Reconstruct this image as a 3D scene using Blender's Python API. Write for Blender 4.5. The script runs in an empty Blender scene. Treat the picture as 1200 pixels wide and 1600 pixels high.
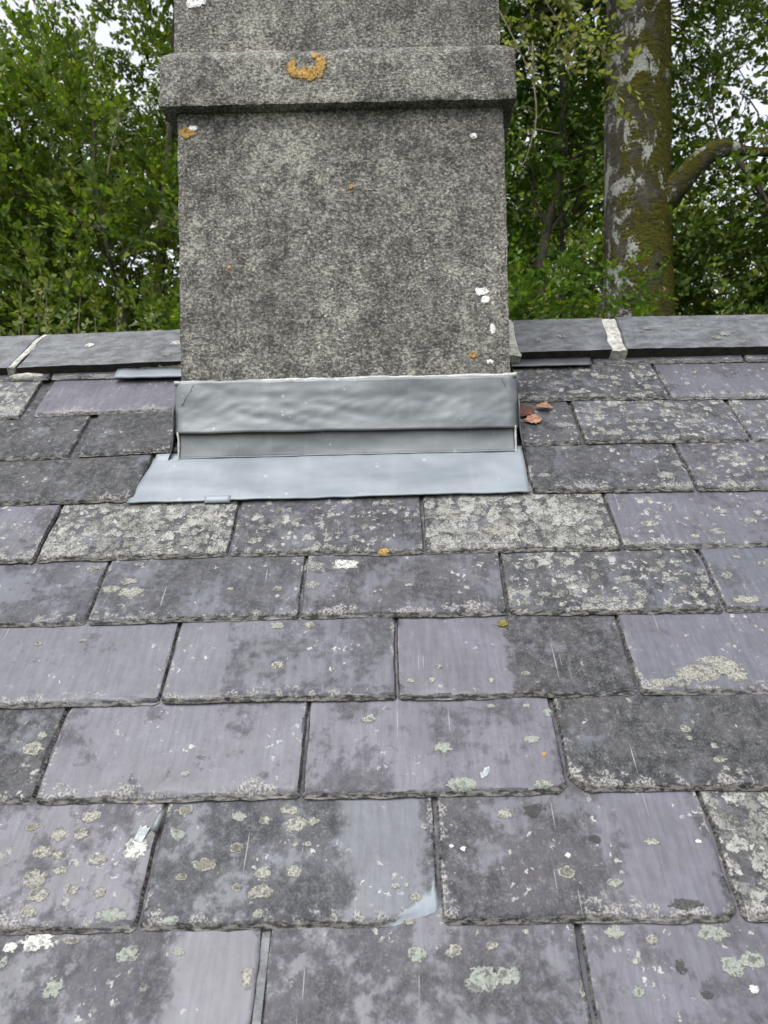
import bpy, math, random
import numpy as np
from mathutils import Matrix, Vector, noise

# ------------------------------------------------------------------ camera, sky, sun, exposure
SC = bpy.context.scene
COL = SC.collection
EYE_Z = 4.60                       # height of the eye above the ground
PITCH = 0.78048                    # roof pitch, 44.7 degrees
CP, SP = math.cos(PITCH), math.sin(PITCH)

cam_data = bpy.data.cameras.new('camera')
cam = bpy.data.objects.new('camera', cam_data)
COL.objects.link(cam)
cam_data.sensor_fit = 'VERTICAL'
cam_data.sensor_height = 36.0
cam_data.sensor_width = 36.0
cam_data.lens = 25.99
cam_data.clip_start = 0.02
cam_data.clip_end = 2000
_r = Vector((0.99959, 0.01827, -0.02191))
_u = Vector((0.02238, -0.02551, 0.99942))
_f = Vector((-0.01770, 0.99951, 0.02591))
cam.matrix_world = Matrix(((_r.x, _u.x, -_f.x, 0), (_r.y, _u.y, -_f.y, 0), (_r.z, _u.z, -_f.z, EYE_Z), (0, 0, 0, 1)))
cam_data.dof.use_dof = True
cam_data.dof.focus_distance = 1.15
cam_data.dof.aperture_fstop = 10.0
SC.camera = cam

SUN_EL, SUN_AZ = math.radians(60), math.radians(205)   # azimuth clockwise from +Y (behind the eye, a little left)
world = bpy.data.worlds.new('World')
SC.world = world
world.use_nodes = True
wn = world.node_tree
for n_ in list(wn.nodes):
    wn.nodes.remove(n_)
w_out = wn.nodes.new('ShaderNodeOutputWorld')
w_bg = wn.nodes.new('ShaderNodeBackground')
w_sky = wn.nodes.new('ShaderNodeTexSky')
w_sky.sky_type = 'NISHITA'
w_sky.sun_disc = False
w_sky.sun_elevation = SUN_EL
w_sky.sun_rotation = SUN_AZ
w_sky.air_density = 1.0
w_sky.dust_density = 4.0
w_sky.ozone_density = 1.0
w_hs = wn.nodes.new('ShaderNodeHueSaturation')          # overcast: the blue washed out of the whole sky
w_hs.inputs['Saturation'].default_value = 0.22
wn.links.new(w_sky.outputs['Color'], w_hs.inputs['Color'])
wn.links.new(w_hs.outputs['Color'], w_bg.inputs['Color'])
w_bg.inputs['Strength'].default_value = 0.15
wn.links.new(w_bg.outputs['Background'], w_out.inputs['Surface'])

sun_data = bpy.data.lights.new('sun', 'SUN')
sun = bpy.data.objects.new('sun', sun_data)
COL.objects.link(sun)
sun_data.energy = 0.65
sun_data.angle = math.radians(60)
sun_data.color = (1.0, 0.97, 0.93)
_sd = Vector((math.sin(SUN_AZ) * math.cos(SUN_EL), math.cos(SUN_AZ) * math.cos(SUN_EL), math.sin(SUN_EL)))
sun.rotation_euler = _sd.to_track_quat('Z', 'Y').to_euler()

SC.view_settings.view_transform = 'Standard'
SC.view_settings.look = 'None'
SC.view_settings.exposure = 1.4
SC.view_settings.gamma = 1.0
SC.view_settings.use_curve_mapping = False
SC.render.engine = 'CYCLES'
SC.cycles.max_bounces = 3
SC.cycles.diffuse_bounces = 2
SC.cycles.glossy_bounces = 2
SC.cycles.transmission_bounces = 3
SC.cycles.transparent_max_bounces = 4
SC.cycles.caustics_reflective = False
SC.cycles.caustics_refractive = False

# ------------------------------------------------------------------ helpers
def link(o, parent=None):
    COL.objects.link(o)
    if parent is not None:
        o.parent = parent
    return o

def empty(name, loc, label=None, category=None, group=None):
    o = bpy.data.objects.new(name, None)
    o.location = loc
    o.empty_display_size = 0.1
    link(o)
    return tag(o, label, category, group)

def tag(o, label=None, category=None, group=None, kind=None):
    if label: o['label'] = label
    if category: o['category'] = category
    if group: o['group'] = group
    if kind: o['kind'] = kind
    return o

def mesh_np(name, V, F, smooth=True):
    """fast mesh from arrays: V (n,3); F list of equal-length faces as an (m,k) array, or a list of such arrays"""
    me = bpy.data.meshes.new(name)
    Fs = F if isinstance(F, list) else [F]
    Fs = [np.asarray(f, dtype=np.int32) for f in Fs if len(f)]
    V = np.asarray(V, dtype=np.float32)
    me.vertices.add(len(V))
    me.vertices.foreach_set('co', V.ravel())
    nl = sum(f.size for f in Fs)
    npoly = sum(len(f) for f in Fs)
    me.loops.add(nl)
    me.polygons.add(npoly)
    me.loops.foreach_set('vertex_index', np.concatenate([f.ravel() for f in Fs]))
    st, c = [], 0
    for f in Fs:
        st.append(c + np.arange(len(f)) * f.shape[1]); c += f.size
    me.polygons.foreach_set('loop_start', np.concatenate(st).astype(np.int32))
    me.polygons.foreach_set('use_smooth', np.full(npoly, smooth))
    me.update(calc_edges=True)
    me.validate()
    return me

def obj(name, me, mat, parent=None, loc=(0, 0, 0), rot=(0, 0, 0)):
    o = bpy.data.objects.new(name, me)
    if mat is not None and not me.materials:
        me.materials.append(mat)
    o.location = loc
    o.rotation_euler = rot
    return link(o, parent)

def grid_faces(nr, nc, off=0, flip=False):
    i = np.arange(nr - 1)[:, None] * nc + np.arange(nc - 1)[None, :]
    f = np.stack([i, i + 1, i + nc + 1, i + nc], -1).reshape(-1, 4) + off
    return f[:, ::-1] if flip else f

def fattr(me, name, vals):
    a = me.attributes.new(name, 'FLOAT', 'POINT')
    a.data.foreach_set('value', np.asarray(vals, dtype=np.float32))

def nz(x, y, z=0.0):
    return noise.noise(Vector((x, y, z)))

def tube(pts, rad, k=8, cap=True):
    """tube along a polyline, one radius per point"""
    P = np.asarray(pts, float); n = len(P)
    T = np.gradient(P, axis=0); T /= np.linalg.norm(T, axis=1)[:, None] + 1e-9
    a = np.cross(T[0], (0.31, 0.77, 0.55)); a /= np.linalg.norm(a)
    V = []
    for i in range(n):
        a = a - T[i] * (a @ T[i]); a /= np.linalg.norm(a) + 1e-9
        b = np.cross(T[i], a)
        th = np.arange(k) * 2 * math.pi / k
        V.append(P[i] + rad[i] * (np.cos(th)[:, None] * a + np.sin(th)[:, None] * b))
    V = np.concatenate(V)
    i = np.arange(n - 1)[:, None] * k + np.arange(k)[None, :]
    j = np.arange(n - 1)[:, None] * k + (np.arange(k)[None, :] + 1) % k
    F = np.stack([i, j, j + k, i + k], -1).reshape(-1, 4)
    return V, F

def merge(parts):
    V, F, o = [], [], 0
    for v, f in parts:
        V.append(v); F.append(np.asarray(f) + o); o += len(v)
    return np.concatenate(V), np.concatenate(F)

# ------------------------------------------------------------------ shader helpers
class SH:
    def __init__(self, name):
        self.m = bpy.data.materials.new(name)
        self.m.use_nodes = True
        self.t = self.m.node_tree
        for n in list(self.t.nodes):
            self.t.nodes.remove(n)
        self.out = self.t.nodes.new('ShaderNodeOutputMaterial')
    def put(self, sock, v):
        if isinstance(v, bpy.types.NodeSocket):
            self.t.links.new(v, sock)
        elif isinstance(v, (tuple, list)):
            sock.default_value = tuple(v) + ((1.0,) if len(sock.default_value) == 4 and len(v) == 3 else ())
        else:
            sock.default_value = v
    def node(self, typ, **kw):
        return self.t.nodes.new(typ)
    def math(self, op, a, b=0.0, c=0.0, clamp=False):
        n = self.node('ShaderNodeMath'); n.operation = op; n.use_clamp = clamp
        self.put(n.inputs[0], a); self.put(n.inputs[1], b); self.put(n.inputs[2], c)
        return n.outputs[0]
    def add(self, a, b): return self.math('ADD', a, b)
    def sub(self, a, b): return self.math('SUBTRACT', a, b)
    def mul(self, a, b): return self.math('MULTIPLY', a, b)
    def step(self, v, lo, hi, to0=0.0, to1=1.0):
        n = self.node('ShaderNodeMapRange'); n.interpolation_type = 'SMOOTHSTEP'
        for k, x in zip(range(5), (v, lo, hi, to0, to1)):
            self.put(n.inputs[k], x)
        return n.outputs[0]
    def mix(self, f, a, b, mode='MIX'):
        n = self.node('ShaderNodeMix'); n.data_type = 'RGBA'; n.blend_type = mode
        self.put(n.inputs[0], f); self.put(n.inputs[6], a); self.put(n.inputs[7], b)
        return n.outputs[2]
    def coord(self, which='Object'):
        return self.node('ShaderNodeTexCoord').outputs[which]
    def vmul(self, v, s):
        n = self.node('ShaderNodeVectorMath'); n.operation = 'MULTIPLY'
        self.put(n.inputs[0], v); self.put(n.inputs[1], s); return n.outputs[0]
    def vadd(self, v, s):
        n = self.node('ShaderNodeVectorMath'); n.operation = 'ADD'
        self.put(n.inputs[0], v); self.put(n.inputs[1], s); return n.outputs[0]
    def vscale(self, v, s):
        n = self.node('ShaderNodeVectorMath'); n.operation = 'SCALE'
        self.put(n.inputs[0], v); self.put(n.inputs['Scale'], s); return n.outputs[0]
    dims = '3D'
    def noise(self, v, scale, detail=3.0, rough=0.55, dist=0.0, out='Fac'):
        n = self.node('ShaderNodeTexNoise'); n.noise_dimensions = self.dims
        self.put(n.inputs['Vector'], v); n.inputs['Scale'].default_value = scale
        n.inputs['Detail'].default_value = detail; n.inputs['Roughness'].default_value = rough
        n.inputs['Distortion'].default_value = dist
        return n.outputs[out]
    def voro(self, v, scale, feature='F1', rand=1.0):
        n = self.node('ShaderNodeTexVoronoi'); n.feature = feature; n.voronoi_dimensions = self.dims
        self.put(n.inputs['Vector'], v); n.inputs['Scale'].default_value = scale
        n.inputs['Randomness'].default_value = rand
        return n
    def attr(self, name, typ='OBJECT', out='Fac'):
        n = self.node('ShaderNodeAttribute'); n.attribute_type = typ; n.attribute_name = name
        return n.outputs[out]
    def sep(self, v):
        n = self.node('ShaderNodeSeparateXYZ'); self.put(n.inputs[0], v); return n.outputs
    def bump(self, h, dist, strength=1.0, normal=None):
        n = self.node('ShaderNodeBump'); n.inputs['Distance'].default_value = dist
        self.put(n.inputs['Strength'], strength); self.put(n.inputs['Height'], h)
        if normal is not None: self.put(n.inputs['Normal'], normal)
        return n.outputs[0]
    def principled(self, col, rough=0.6, normal=None, metal=0.0, spec=0.5, alpha=None):
        n = self.node('ShaderNodeBsdfPrincipled')
        self.put(n.inputs['Base Color'], col); self.put(n.inputs['Roughness'], rough)
        self.put(n.inputs['Metallic'], metal); self.put(n.inputs['Specular IOR Level'], spec)
        if normal is not None: self.put(n.inputs['Normal'], normal)
        if alpha is not None: self.put(n.inputs['Alpha'], alpha)
        self.bsdf = n
        self.t.links.new(n.outputs[0], self.out.inputs['Surface'])
        return self.m

# ------------------------------------------------------------------ materials
def mat_slate():
    s = SH('slate'); s.dims = '2D'                          # the faces are flat: patterns in their own plane
    p0 = s.coord('Object')
    seed = s.attr('seed')
    off = s.node('ShaderNodeCombineXYZ')
    s.put(off.inputs[0], seed); s.put(off.inputs[1], s.mul(seed, 1.73)); s.put(off.inputs[2], s.mul(seed, 0.61))
    p = s.vadd(p0, off.outputs[0])
    film, crust, edge, tone = s.attr('film'), s.attr('crust'), s.attr('rim'), s.attr('tone')
    ed = s.attr('edge_d', 'GEOMETRY')
    nAc = s.sep(s.noise(p, 15, 3, 0.62, out='Color'))
    nA, nA2, nA3 = nAc[0], nAc[1], nAc[2]
    nBc = s.noise(p, 80, 4, 0.70, out='Color')
    nBs = s.sep(nBc)
    nB, nB2 = nBs[0], nBs[1]
    nC = s.noise(p, 330, 2, 0.75)
    nS = s.noise(s.vmul(p, (150, 18, 60)), 1.0, 2, 0.6)
    # clean riven slate
    t = s.math('ADD', tone, s.mul(s.sub(nA, 0.5), 0.9), clamp=True)
    base = s.mix(t, (0.078, 0.089, 0.109), (0.104, 0.100, 0.125))
    base = s.mix(s.step(nS, 0.25, 0.75), s.mix(0.30, base, (0.02, 0.02, 0.023)), base)
    base = s.mix(s.step(nA3, 0.36, 0.66), s.mix(0.22, base, (0.03, 0.03, 0.032)), base)
    base = s.mix(s.step(nB, 0.35, 0.66), s.mix(0.09, base, (0.025, 0.025, 0.03)), s.mix(0.03, base, (0.3, 0.3, 0.31)))
    hsh = s.math('FRACT', s.mul(seed, 0.734))
    base = s.mix(s.step(hsh, 0.0, 1.0, 0.0, 0.38), base, (0.035, 0.036, 0.040))
    # weathered dark film with grain, missing from the once-covered clean strips
    x = s.sep(p0)[0]
    xw = s.add(x, s.add(s.mul(s.sub(nB, 0.5), 0.040), s.mul(s.sub(nA2, 0.5), 0.055)))
    c0, c1 = s.attr('clean_from'), s.attr('clean_to')
    clean = s.mul(s.step(s.sub(xw, c0), -0.008, 0.009), s.step(s.sub(c1, xw), -0.008, 0.009))
    fv = s.add(film, s.add(s.mul(s.sub(nA, 0.5), 1.9), s.mul(s.sub(nB, 0.5), 1.2)))
    fm = s.mul(s.step(s.add(fv, s.mul(s.sub(nC, 0.5), 0.5)), 0.24, 0.72), s.sub(1.0, s.mul(clean, 0.95)))
    g = s.add(s.mul(nB2, 0.55), s.mul(nC, 0.45))
    fcol = s.mix(s.step(g, 0.40, 0.58), (0.013, 0.0140, 0.0148), (0.051, 0.0525, 0.0545))
    fcol = s.mix(s.mul(s.step(nA3, 0.42, 0.62), 0.45), fcol, (0.070, 0.066, 0.070))
    fcol = s.mix(s.mul(s.step(g, 0.575, 0.66), 0.75), fcol, (0.125, 0.124, 0.123))
    col = s.mix(s.mul(fm, s.step(film, 0.45, 0.88, 0.56, 0.92)), base, fcol)
    # pale crust lichen in lobed spots that run together
    pw = s.vadd(p, s.vscale(nBc, 0.020))
    cv = s.voro(pw, 58)
    cr = s.sep(cv.outputs['Color'])
    amt = s.math('ADD', crust, s.mul(s.sub(nA2, 0.5), 1.5))
    rad = s.mul(s.math('SUBTRACT', amt, 0.24, clamp=True), s.add(0.10, s.mul(cr[0], 0.95)))
    rad = s.add(rad, s.mul(s.math('SUBTRACT', crust, 0.70, clamp=True), 1.15))
    cm = s.step(s.sub(s.add(rad, s.mul(s.sub(nC, 0.5), 0.22)), cv.outputs['Distance']), 0.0, 0.06)
    cm = s.mul(cm, s.sub(1.0, s.mul(clean, 0.85)))
    ccol = s.mix(cr[1], (0.120, 0.120, 0.113), (0.270, 0.270, 0.252))
    ccol = s.mix(s.step(g, 0.40, 0.56), s.mix(0.75, ccol, (0.016, 0.016, 0.016)), ccol)
    col = s.mix(s.mul(cm, 0.9), col, ccol)
    # scattered white flecks, in drifts
    v2 = s.voro(pw, 125)
    c2 = s.sep(v2.outputs['Color'])
    sp = s.mul(s.step(s.sub(s.mul(s.math('POWER', c2[0], 5.0), 0.40), v2.outputs['Distance']), 0.0, 0.06), s.step(s.add(nA3, s.mul(crust, 0.30)), 0.57, 0.72))
    col = s.mix(s.mul(sp, 0.8), col, (0.29, 0.29, 0.275))
    # blotchy pale growth along the exposed edges
    ev = s.mul(s.math('SUBTRACT', 1.0, s.math('DIVIDE', ed, 0.036), clamp=True), s.mul(edge, s.step(nA2, 0.36, 0.64, 0.10, 1.25)))
    em = s.step(s.add(ev, s.mul(s.sub(nB2, 0.5), 1.7)), 0.40, 0.68)
    em = s.mul(em, s.step(ed, 0.042, 0.018))
    ecol = s.mix(s.step(nC, 0.36, 0.62), (0.060, 0.058, 0.057), (0.265, 0.260, 0.254))
    col = s.mix(s.mul(em, 0.75), col, ecol)
    # dressed edge
    nE = s.noise(s.vmul(p, (80, 330, 330)), 1.0, 3, 0.7)
    bm = s.step(s.add(ed, s.mul(s.sub(nB, 0.5), 0.010)), 0.0068, 0.0040)
    bcol = s.mix(s.step(nE, 0.40, 0.62), (0.008, 0.0075, 0.007), (0.125, 0.119, 0.108))
    col = s.mix(s.mul(bm, 0.85), col, bcol)
    # scratches and drip streaks
    nL = s.noise(s.vmul(p, (330, 9, 10)), 1.0, 1, 0.4)
    lm = s.mul(s.step(nL, 0.80, 0.83), s.step(nA2, 0.42, 0.6))
    col = s.mix(s.mul(lm, 0.6), col, (0.28, 0.28, 0.28))
    col = s.mix(s.attr('fresh', 'GEOMETRY'), col, s.mix(nS, (0.15, 0.172, 0.198), (0.22, 0.243, 0.270)))
    # relief: riven streaks, grain
    q = s.noise(s.vmul(p, (60, 42, 50)), 1.0, 4, 0.66)
    nrm = s.bump(q, 0.0028, s.step(fm, 0.0, 1.0, 0.16, 0.45))
    rough = s.add(0.37, s.add(s.mul(fm, 0.24), s.mul(s.math('MAXIMUM', cm, em), 0.3)))
    return s.principled(col, rough, nrm, spec=s.step(fm, 0.0, 1.0, 0.32, 0.15))

def mat_lichen(name, ca, cb, rim, rim_amt, dense=1.0):
    s = SH(name)
    p = s.node('ShaderNodeNewGeometry').outputs['Position']
    r = s.attr('edge_r', 'GEOMETRY')                       # 0 at the middle, 1 at the margin
    n1 = s.noise(p, 380, 2, 0.75)
    n2 = s.noise(p, 120, 4, 0.72)
    col = s.mix(s.step(n1, 0.38, 0.62), ca, cb)
    rr = s.add(r, s.mul(s.sub(n2, 0.5), 0.35))
    col = s.mix(s.mul(s.mul(s.step(rr, 0.66, 0.76), s.step(rr, 1.0, 0.90)), rim_amt), col, rim)
    col = s.mix(s.mul(s.step(n2, 0.50, 0.62), 0.72), col, (0.040, 0.041, 0.042))
    a = s.step(s.sub(s.add(0.90, s.mul(s.sub(n2, 0.5), 2.6)), r), -0.06, 0.12)
    if dense < 1: a = s.mul(a, dense)
    return s.principled(col, 0.9, None, spec=0.2, alpha=a)

def mat_lead(name, ca, cb, rough, wr):
    s = SH(name)
    p = s.coord('Object')
    n1 = s.noise(s.vmul(p, (7, 18, 18)), 1.0, 4, 0.5, 0.2)
    n2 = s.noise(p, 130, 4, 0.7)
    n3 = s.noise(s.vmul(p, (40, 6, 6)), 1.0, 3, 0.6)
    col = s.mix(s.step(n1, 0.28, 0.72), ca, cb)
    col = s.mix(s.mul(s.step(n3, 0.52, 0.70), 0.14), col, (0.25, 0.265, 0.275))
    v = s.voro(p, 75)
    vs = s.mul(s.step(s.sub(s.mul(s.math('POWER', s.sep(v.outputs['Color'])[0], 6.0), 0.32), v.outputs['Distance']), 0.0, 0.06), s.step(n1, 0.36, 0.5))
    col = s.mix(s.mul(vs, 0.7), col, (0.27, 0.29, 0.29))
    h = s.add(s.mul(n1, 1.0), s.mul(n2, 0.12))
    return s.principled(col, s.add(rough, s.mul(n2, 0.16)), s.bump(h, wr, 0.6), metal=0.25, spec=0.5)

def mat_render():
    """weathered, lichen-speckled cement render of the chimney"""
    s = SH('cement_render')
    p = s.node('ShaderNodeNewGeometry').outputs['Position']
    nLs = s.sep(s.noise(s.vmul(p, (6.5, 6.5, 4.2)), 1.0, 4, 0.65, out='Color'))
    nL, nL2 = nLs[0], nLs[1]
    nM = s.noise(p, 42, 4, 0.65)
    nG = s.noise(s.vmul(p, (1, 1, 1.3)), 195, 3, 0.85)
    sh = s.add(s.mul(s.sub(nL, 0.5), 0.29), s.mul(s.sub(nM, 0.5), 0.34))
    nD = s.noise(s.vmul(p, (34, 34, 2.6)), 1.0, 3, 0.6)
    v = s.add(s.add(nG, sh), s.mul(s.sub(nD, 0.5), 0.08))
    dark = s.mix(nM, (0.034, 0.033, 0.031), (0.088, 0.085, 0.079))
    col = s.mix(s.step(v, 0.41, 0.50), dark, (0.157, 0.152, 0.140))
    col = s.mix(s.step(v, 0.545, 0.605), col, (0.340, 0.330, 0.288))
    col = s.mix(s.step(v, 0.67, 0.74), col, (0.50, 0.49, 0.44))
    col = s.mix(s.mul(s.step(nL2, 0.50, 0.68), 0.45), col, s.mix(0.7, col, (0.06, 0.056, 0.052)))
    vo = s.voro(p, 105)
    w = s.mul(s.step(s.sub(s.mul(s.math('POWER', s.sep(vo.outputs['Color'])[1], 7.0), 0.26), vo.outputs['Distance']), 0.0, 0.05), s.step(nL, 0.42, 0.60))
    col = s.mix(s.mul(w, 0.8), col, (0.62, 0.61, 0.55))
    return s.principled(col, 0.95, s.bump(nG, 0.0075, 0.9), spec=0.15)

def mat_plain(name, ca, cb, scale, rough=0.8, bump=0.002, stretch=(1, 1, 1), spec=0.3):
    s = SH(name)
    p = s.vmul(s.coord('Object'), stretch)
    n1 = s.noise(p, scale, 5, 0.65)
    n2 = s.noise(p, scale * 7, 3, 0.65)
    col = s.mix(s.step(s.add(s.mul(n1, 0.65), s.mul(n2, 0.35)), 0.36, 0.64), ca, cb)
    return s.principled(col, rough, s.bump(s.add(n1, s.mul(n2, 0.4)), bump, 0.8), spec=spec)

def mat_ridge():
    s = SH('ridge_clay')
    p = s.coord('Object')
    n1 = s.noise(s.vmul(p, (26, 45, 45)), 1.0, 5, 0.72)
    n2 = s.noise(p, 240, 4, 0.7)
    col = s.mix(s.step(n1, 0.30, 0.72), (0.022, 0.024, 0.027), (0.120, 0.129, 0.141))
    col = s.mix(s.mul(s.step(n2, 0.52, 0.68), 0.5), col, (0.17, 0.175, 0.18))
    v = s.voro(p, 70)
    vs = s.mul(s.step(s.sub(s.mul(s.sep(v.outputs['Color'])[0], 0.22), v.outputs['Distance']), 0.0, 0.05), s.step(n1, 0.52, 0.68))
    col = s.mix(s.mul(vs, 0.8), col, (0.25, 0.26, 0.25))
    return s.principled(col, s.add(0.42, s.mul(n2, 0.2)), s.bump(s.add(n1, s.mul(n2, 0.3)), 0.002, 0.6), spec=0.4)

def mat_bark(name, ax, bias):
    s = SH(name)
    p = s.coord('Object')
    n1 = s.noise(s.vmul(p, (4.2, 4.2, 2.6)), 1.0, 5, 0.68, 0.4)
    n1b = s.noise(s.vadd(s.vmul(p, (6, 6, 3.6)), (4.0, 2.0, 9.0)), 1.0, 5, 0.68, 0.8)
    n2 = s.noise(s.vmul(p, (14, 14, 70)), 1.0, 5, 0.7, 0.6)
    n3 = s.noise(p, 60, 4, 0.7)
    bark = s.mix(s.step(n2, 0.32, 0.66), (0.022, 0.020, 0.016), (0.110, 0.102, 0.088))
    mossc = s.mix(s.step(s.add(s.mul(n2, 0.6), s.mul(n3, 0.4)), 0.36, 0.62), (0.014, 0.014, 0.003), (0.078, 0.074, 0.012))
    x = s.sep(s.coord('Normal'))[ax]
    mm = s.step(s.add(s.add(s.mul(x, 0.13), s.add(n1, bias)), s.mul(s.sub(n2, 0.5), 0.5)), 0.40, 0.54)
    col = s.mix(mm, bark, mossc)
    lm = s.step(s.add(n1b, s.sub(s.mul(s.sub(n3, 0.5), 0.35), s.mul(x, 0.06))), 0.575, 0.62)
    col = s.mix(s.mul(lm, 0.9), col, s.mix(n3, (0.20, 0.21, 0.19), (0.46, 0.48, 0.44)))
    return s.principled(col, 0.95, s.bump(s.add(s.mul(n2, 1.0), s.add(s.mul(n3, 0.5), s.mul(mm, 0.5))), 0.03, 0.8), spec=0.1)

def mat_leaf(name, ca, cb, cc, trans=0.4):
    s = SH(name)
    t = s.attr('tint', 'GEOMETRY')
    col = s.mix(s.step(t, 0.0, 0.6), ca, cb)
    col = s.mix(s.step(t, 0.72, 1.0), col, cc)
    s.principled(col, 0.5, None, spec=0.32)
    tr = s.node('ShaderNodeBsdfTranslucent')
    s.put(tr.inputs['Color'], s.mix(1.0, col, (1.25, 1.35, 0.6), 'MULTIPLY'))
    mx = s.node('ShaderNodeMixShader'); mx.inputs[0].default_value = trans
    s.t.links.new(s.bsdf.outputs[0], mx.inputs[1]); s.t.links.new(tr.outputs[0], mx.inputs[2])
    s.t.links.new(mx.outputs[0], s.out.inputs['Surface'])
    return s.m

M = {}
M['slate'] = mat_slate()
M['ridge'] = mat_ridge()
M['render'] = mat_render()
M['lead'] = mat_lead('lead_dressed', (0.084, 0.094, 0.102), (0.162, 0.176, 0.187), 0.40, 0.003)
M['apron'] = mat_lead('lead_apron_skylit', (0.118, 0.138, 0.158), (0.185, 0.208, 0.230), 0.48, 0.002)  # same lead, paler and bluer: the sky's reflection is put into the colour
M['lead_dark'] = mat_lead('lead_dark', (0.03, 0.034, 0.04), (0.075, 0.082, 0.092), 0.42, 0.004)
M['ridge_edge_shade'] = mat_plain('ridge_cut_edge_shaded', (0.010, 0.009, 0.008), (0.030, 0.026, 0.023), 60, 0.9, 0.003)  # dark unglazed cut edge, with the lip's shade put into its colour
M['mortar'] = mat_plain('lime_mortar', (0.22, 0.218, 0.20), (0.52, 0.515, 0.48), 90, 0.95, 0.006)
M['old_mortar'] = mat_plain('old_mortar', (0.07, 0.062, 0.05), (0.19, 0.17, 0.14), 60, 0.95, 0.008)
M['sealant'] = mat_plain('pointing', (0.24, 0.255, 0.25), (0.42, 0.435, 0.42), 45, 0.7, 0.003)
M['board'] = mat_plain('sarking_board', (0.03, 0.026, 0.022), (0.06, 0.05, 0.04), 12, 0.9, 0.002)
M['l_c'] = mat_lichen('lichen_cream', (0.120, 0.119, 0.104), (0.245, 0.242, 0.214), (0.20, 0.198, 0.178), 0.3)
M['l_g'] = mat_lichen('lichen_green_grey', (0.146, 0.161, 0.142), (0.204, 0.221, 0.196), (0.215, 0.226, 0.204), 0.6)
M['l_w'] = mat_lichen('lichen_white', (0.26, 0.268, 0.25), (0.46, 0.47, 0.44), (0.40, 0.405, 0.38), 0.5)
M['l_x'] = mat_lichen('lichen_bright_white', (0.48, 0.48, 0.46), (0.78, 0.78, 0.75), (0.75, 0.75, 0.72), 0.5)
M['l_r'] = mat_lichen('lichen_ringed', (0.090, 0.087, 0.074), (0.143, 0.138, 0.111), (0.238, 0.232, 0.200), 1.0)
M['l_o'] = mat_lichen('lichen_orange', (0.26, 0.145, 0.035), (0.40, 0.25, 0.075), (0.36, 0.25, 0.10), 0.4)
M['l_k'] = mat_lichen('lichen_pale_grey', (0.095, 0.096, 0.092), (0.205, 0.206, 0.198), (0.19, 0.19, 0.183), 0.3)
M['l_d'] = mat_lichen('lichen_dark', (0.034, 0.033, 0.031), (0.060, 0.058, 0.056), (0.07, 0.066, 0.062), 0.2, 0.6)
M['moss'] = mat_plain('moss', (0.06, 0.06, 0.015), (0.22, 0.19, 0.05), 180, 0.95, 0.004)
M['dead_leaf'] = mat_plain('dead_leaf', (0.16, 0.075, 0.045), (0.34, 0.185, 0.12), 60, 0.7, 0.001)
M['dead_leaf_dark'] = mat_plain('dead_leaf_dark', (0.05, 0.018, 0.012), (0.10, 0.035, 0.022), 60, 0.7, 0.001)
M['slate_chip'] = mat_plain('slate_chip', (0.16, 0.18, 0.19), (0.34, 0.36, 0.37), 90, 0.5, 0.001)
M['bark'] = mat_bark('beech_bark', 0, 0.025)
M['bark_limb'] = mat_bark('mossy_limb_bark', 2, 0.07)
M['bark_thin'] = mat_plain('thin_bark', (0.018, 0.016, 0.012), (0.065, 0.057, 0.042), 9, 0.9, 0.004)
M['twig_pale'] = mat_plain('pale_twig', (0.07, 0.06, 0.04), (0.17, 0.145, 0.10), 20, 0.85, 0.001)
M['leaf_hedge'] = mat_leaf('hornbeam_leaf', (0.032, 0.064, 0.010), (0.108, 0.164, 0.020), (0.24, 0.265, 0.05), 0.42)
M['leaf_shoot'] = mat_leaf('shoot_leaf', (0.085, 0.125, 0.030), (0.15, 0.19, 0.05), (0.25, 0.24, 0.085), 0.4)
M['leaf_under'] = mat_leaf('understory_leaf', (0.028, 0.066, 0.011), (0.084, 0.152, 0.019), (0.19, 0.24, 0.03), 0.42)
M['leaf_beech'] = mat_leaf('beech_leaf', (0.038, 0.074, 0.013), (0.098, 0.155, 0.021), (0.19, 0.23, 0.035), 0.42)
M['leaf_hang'] = mat_leaf('hanging_leaf', (0.13, 0.16, 0.04), (0.21, 0.225, 0.07), (0.33, 0.29, 0.11), 0.45)
M['leaf_far'] = mat_leaf('far_leaf', (0.10, 0.16, 0.02), (0.20, 0.24, 0.03), (0.34, 0.30, 0.03), 0.5)
M['ground'] = mat_plain('grass_ground', (0.035, 0.055, 0.012), (0.075, 0.10, 0.03), 2.5, 0.95, 0.05)
M['wall'] = mat_plain('stone_wall', (0.24, 0.23, 0.21), (0.36, 0.34, 0.31), 5, 0.9, 0.02)

# ------------------------------------------------------------------ ground and wall below the roof
def box_mesh(name, x0, x1, y0, y1, z0, z1):
    V = [(x, y, z) for z in (z0, z1) for y in (y0, y1) for x in (x0, x1)]
    F = [(0, 2, 3, 1), (4, 5, 7, 6), (0, 1, 5, 4), (2, 6, 7, 3), (0, 4, 6, 2), (1, 3, 7, 5)]
    return mesh_np(name, V, np.array(F), smooth=False)

gx = np.linspace(-600, 600, 41)
GV = np.array([(x, y, 0.0) for y in gx for x in gx])
tag(obj('ground', mesh_np('ground', GV, grid_faces(41, 41)), M['ground']), kind='structure')

# ------------------------------------------------------------------ the slate roof
FOOT = Vector((0, 0.8 * SP, EYE_Z - 0.8 * CP))          # foot of the perpendicular from the eye to the slope
def slope(u, s, n=0.0):                                 # metres along the eaves, up the slope, off the slope
    return Vector((u, s * CP - n * SP, s * SP + n * CP))

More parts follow.
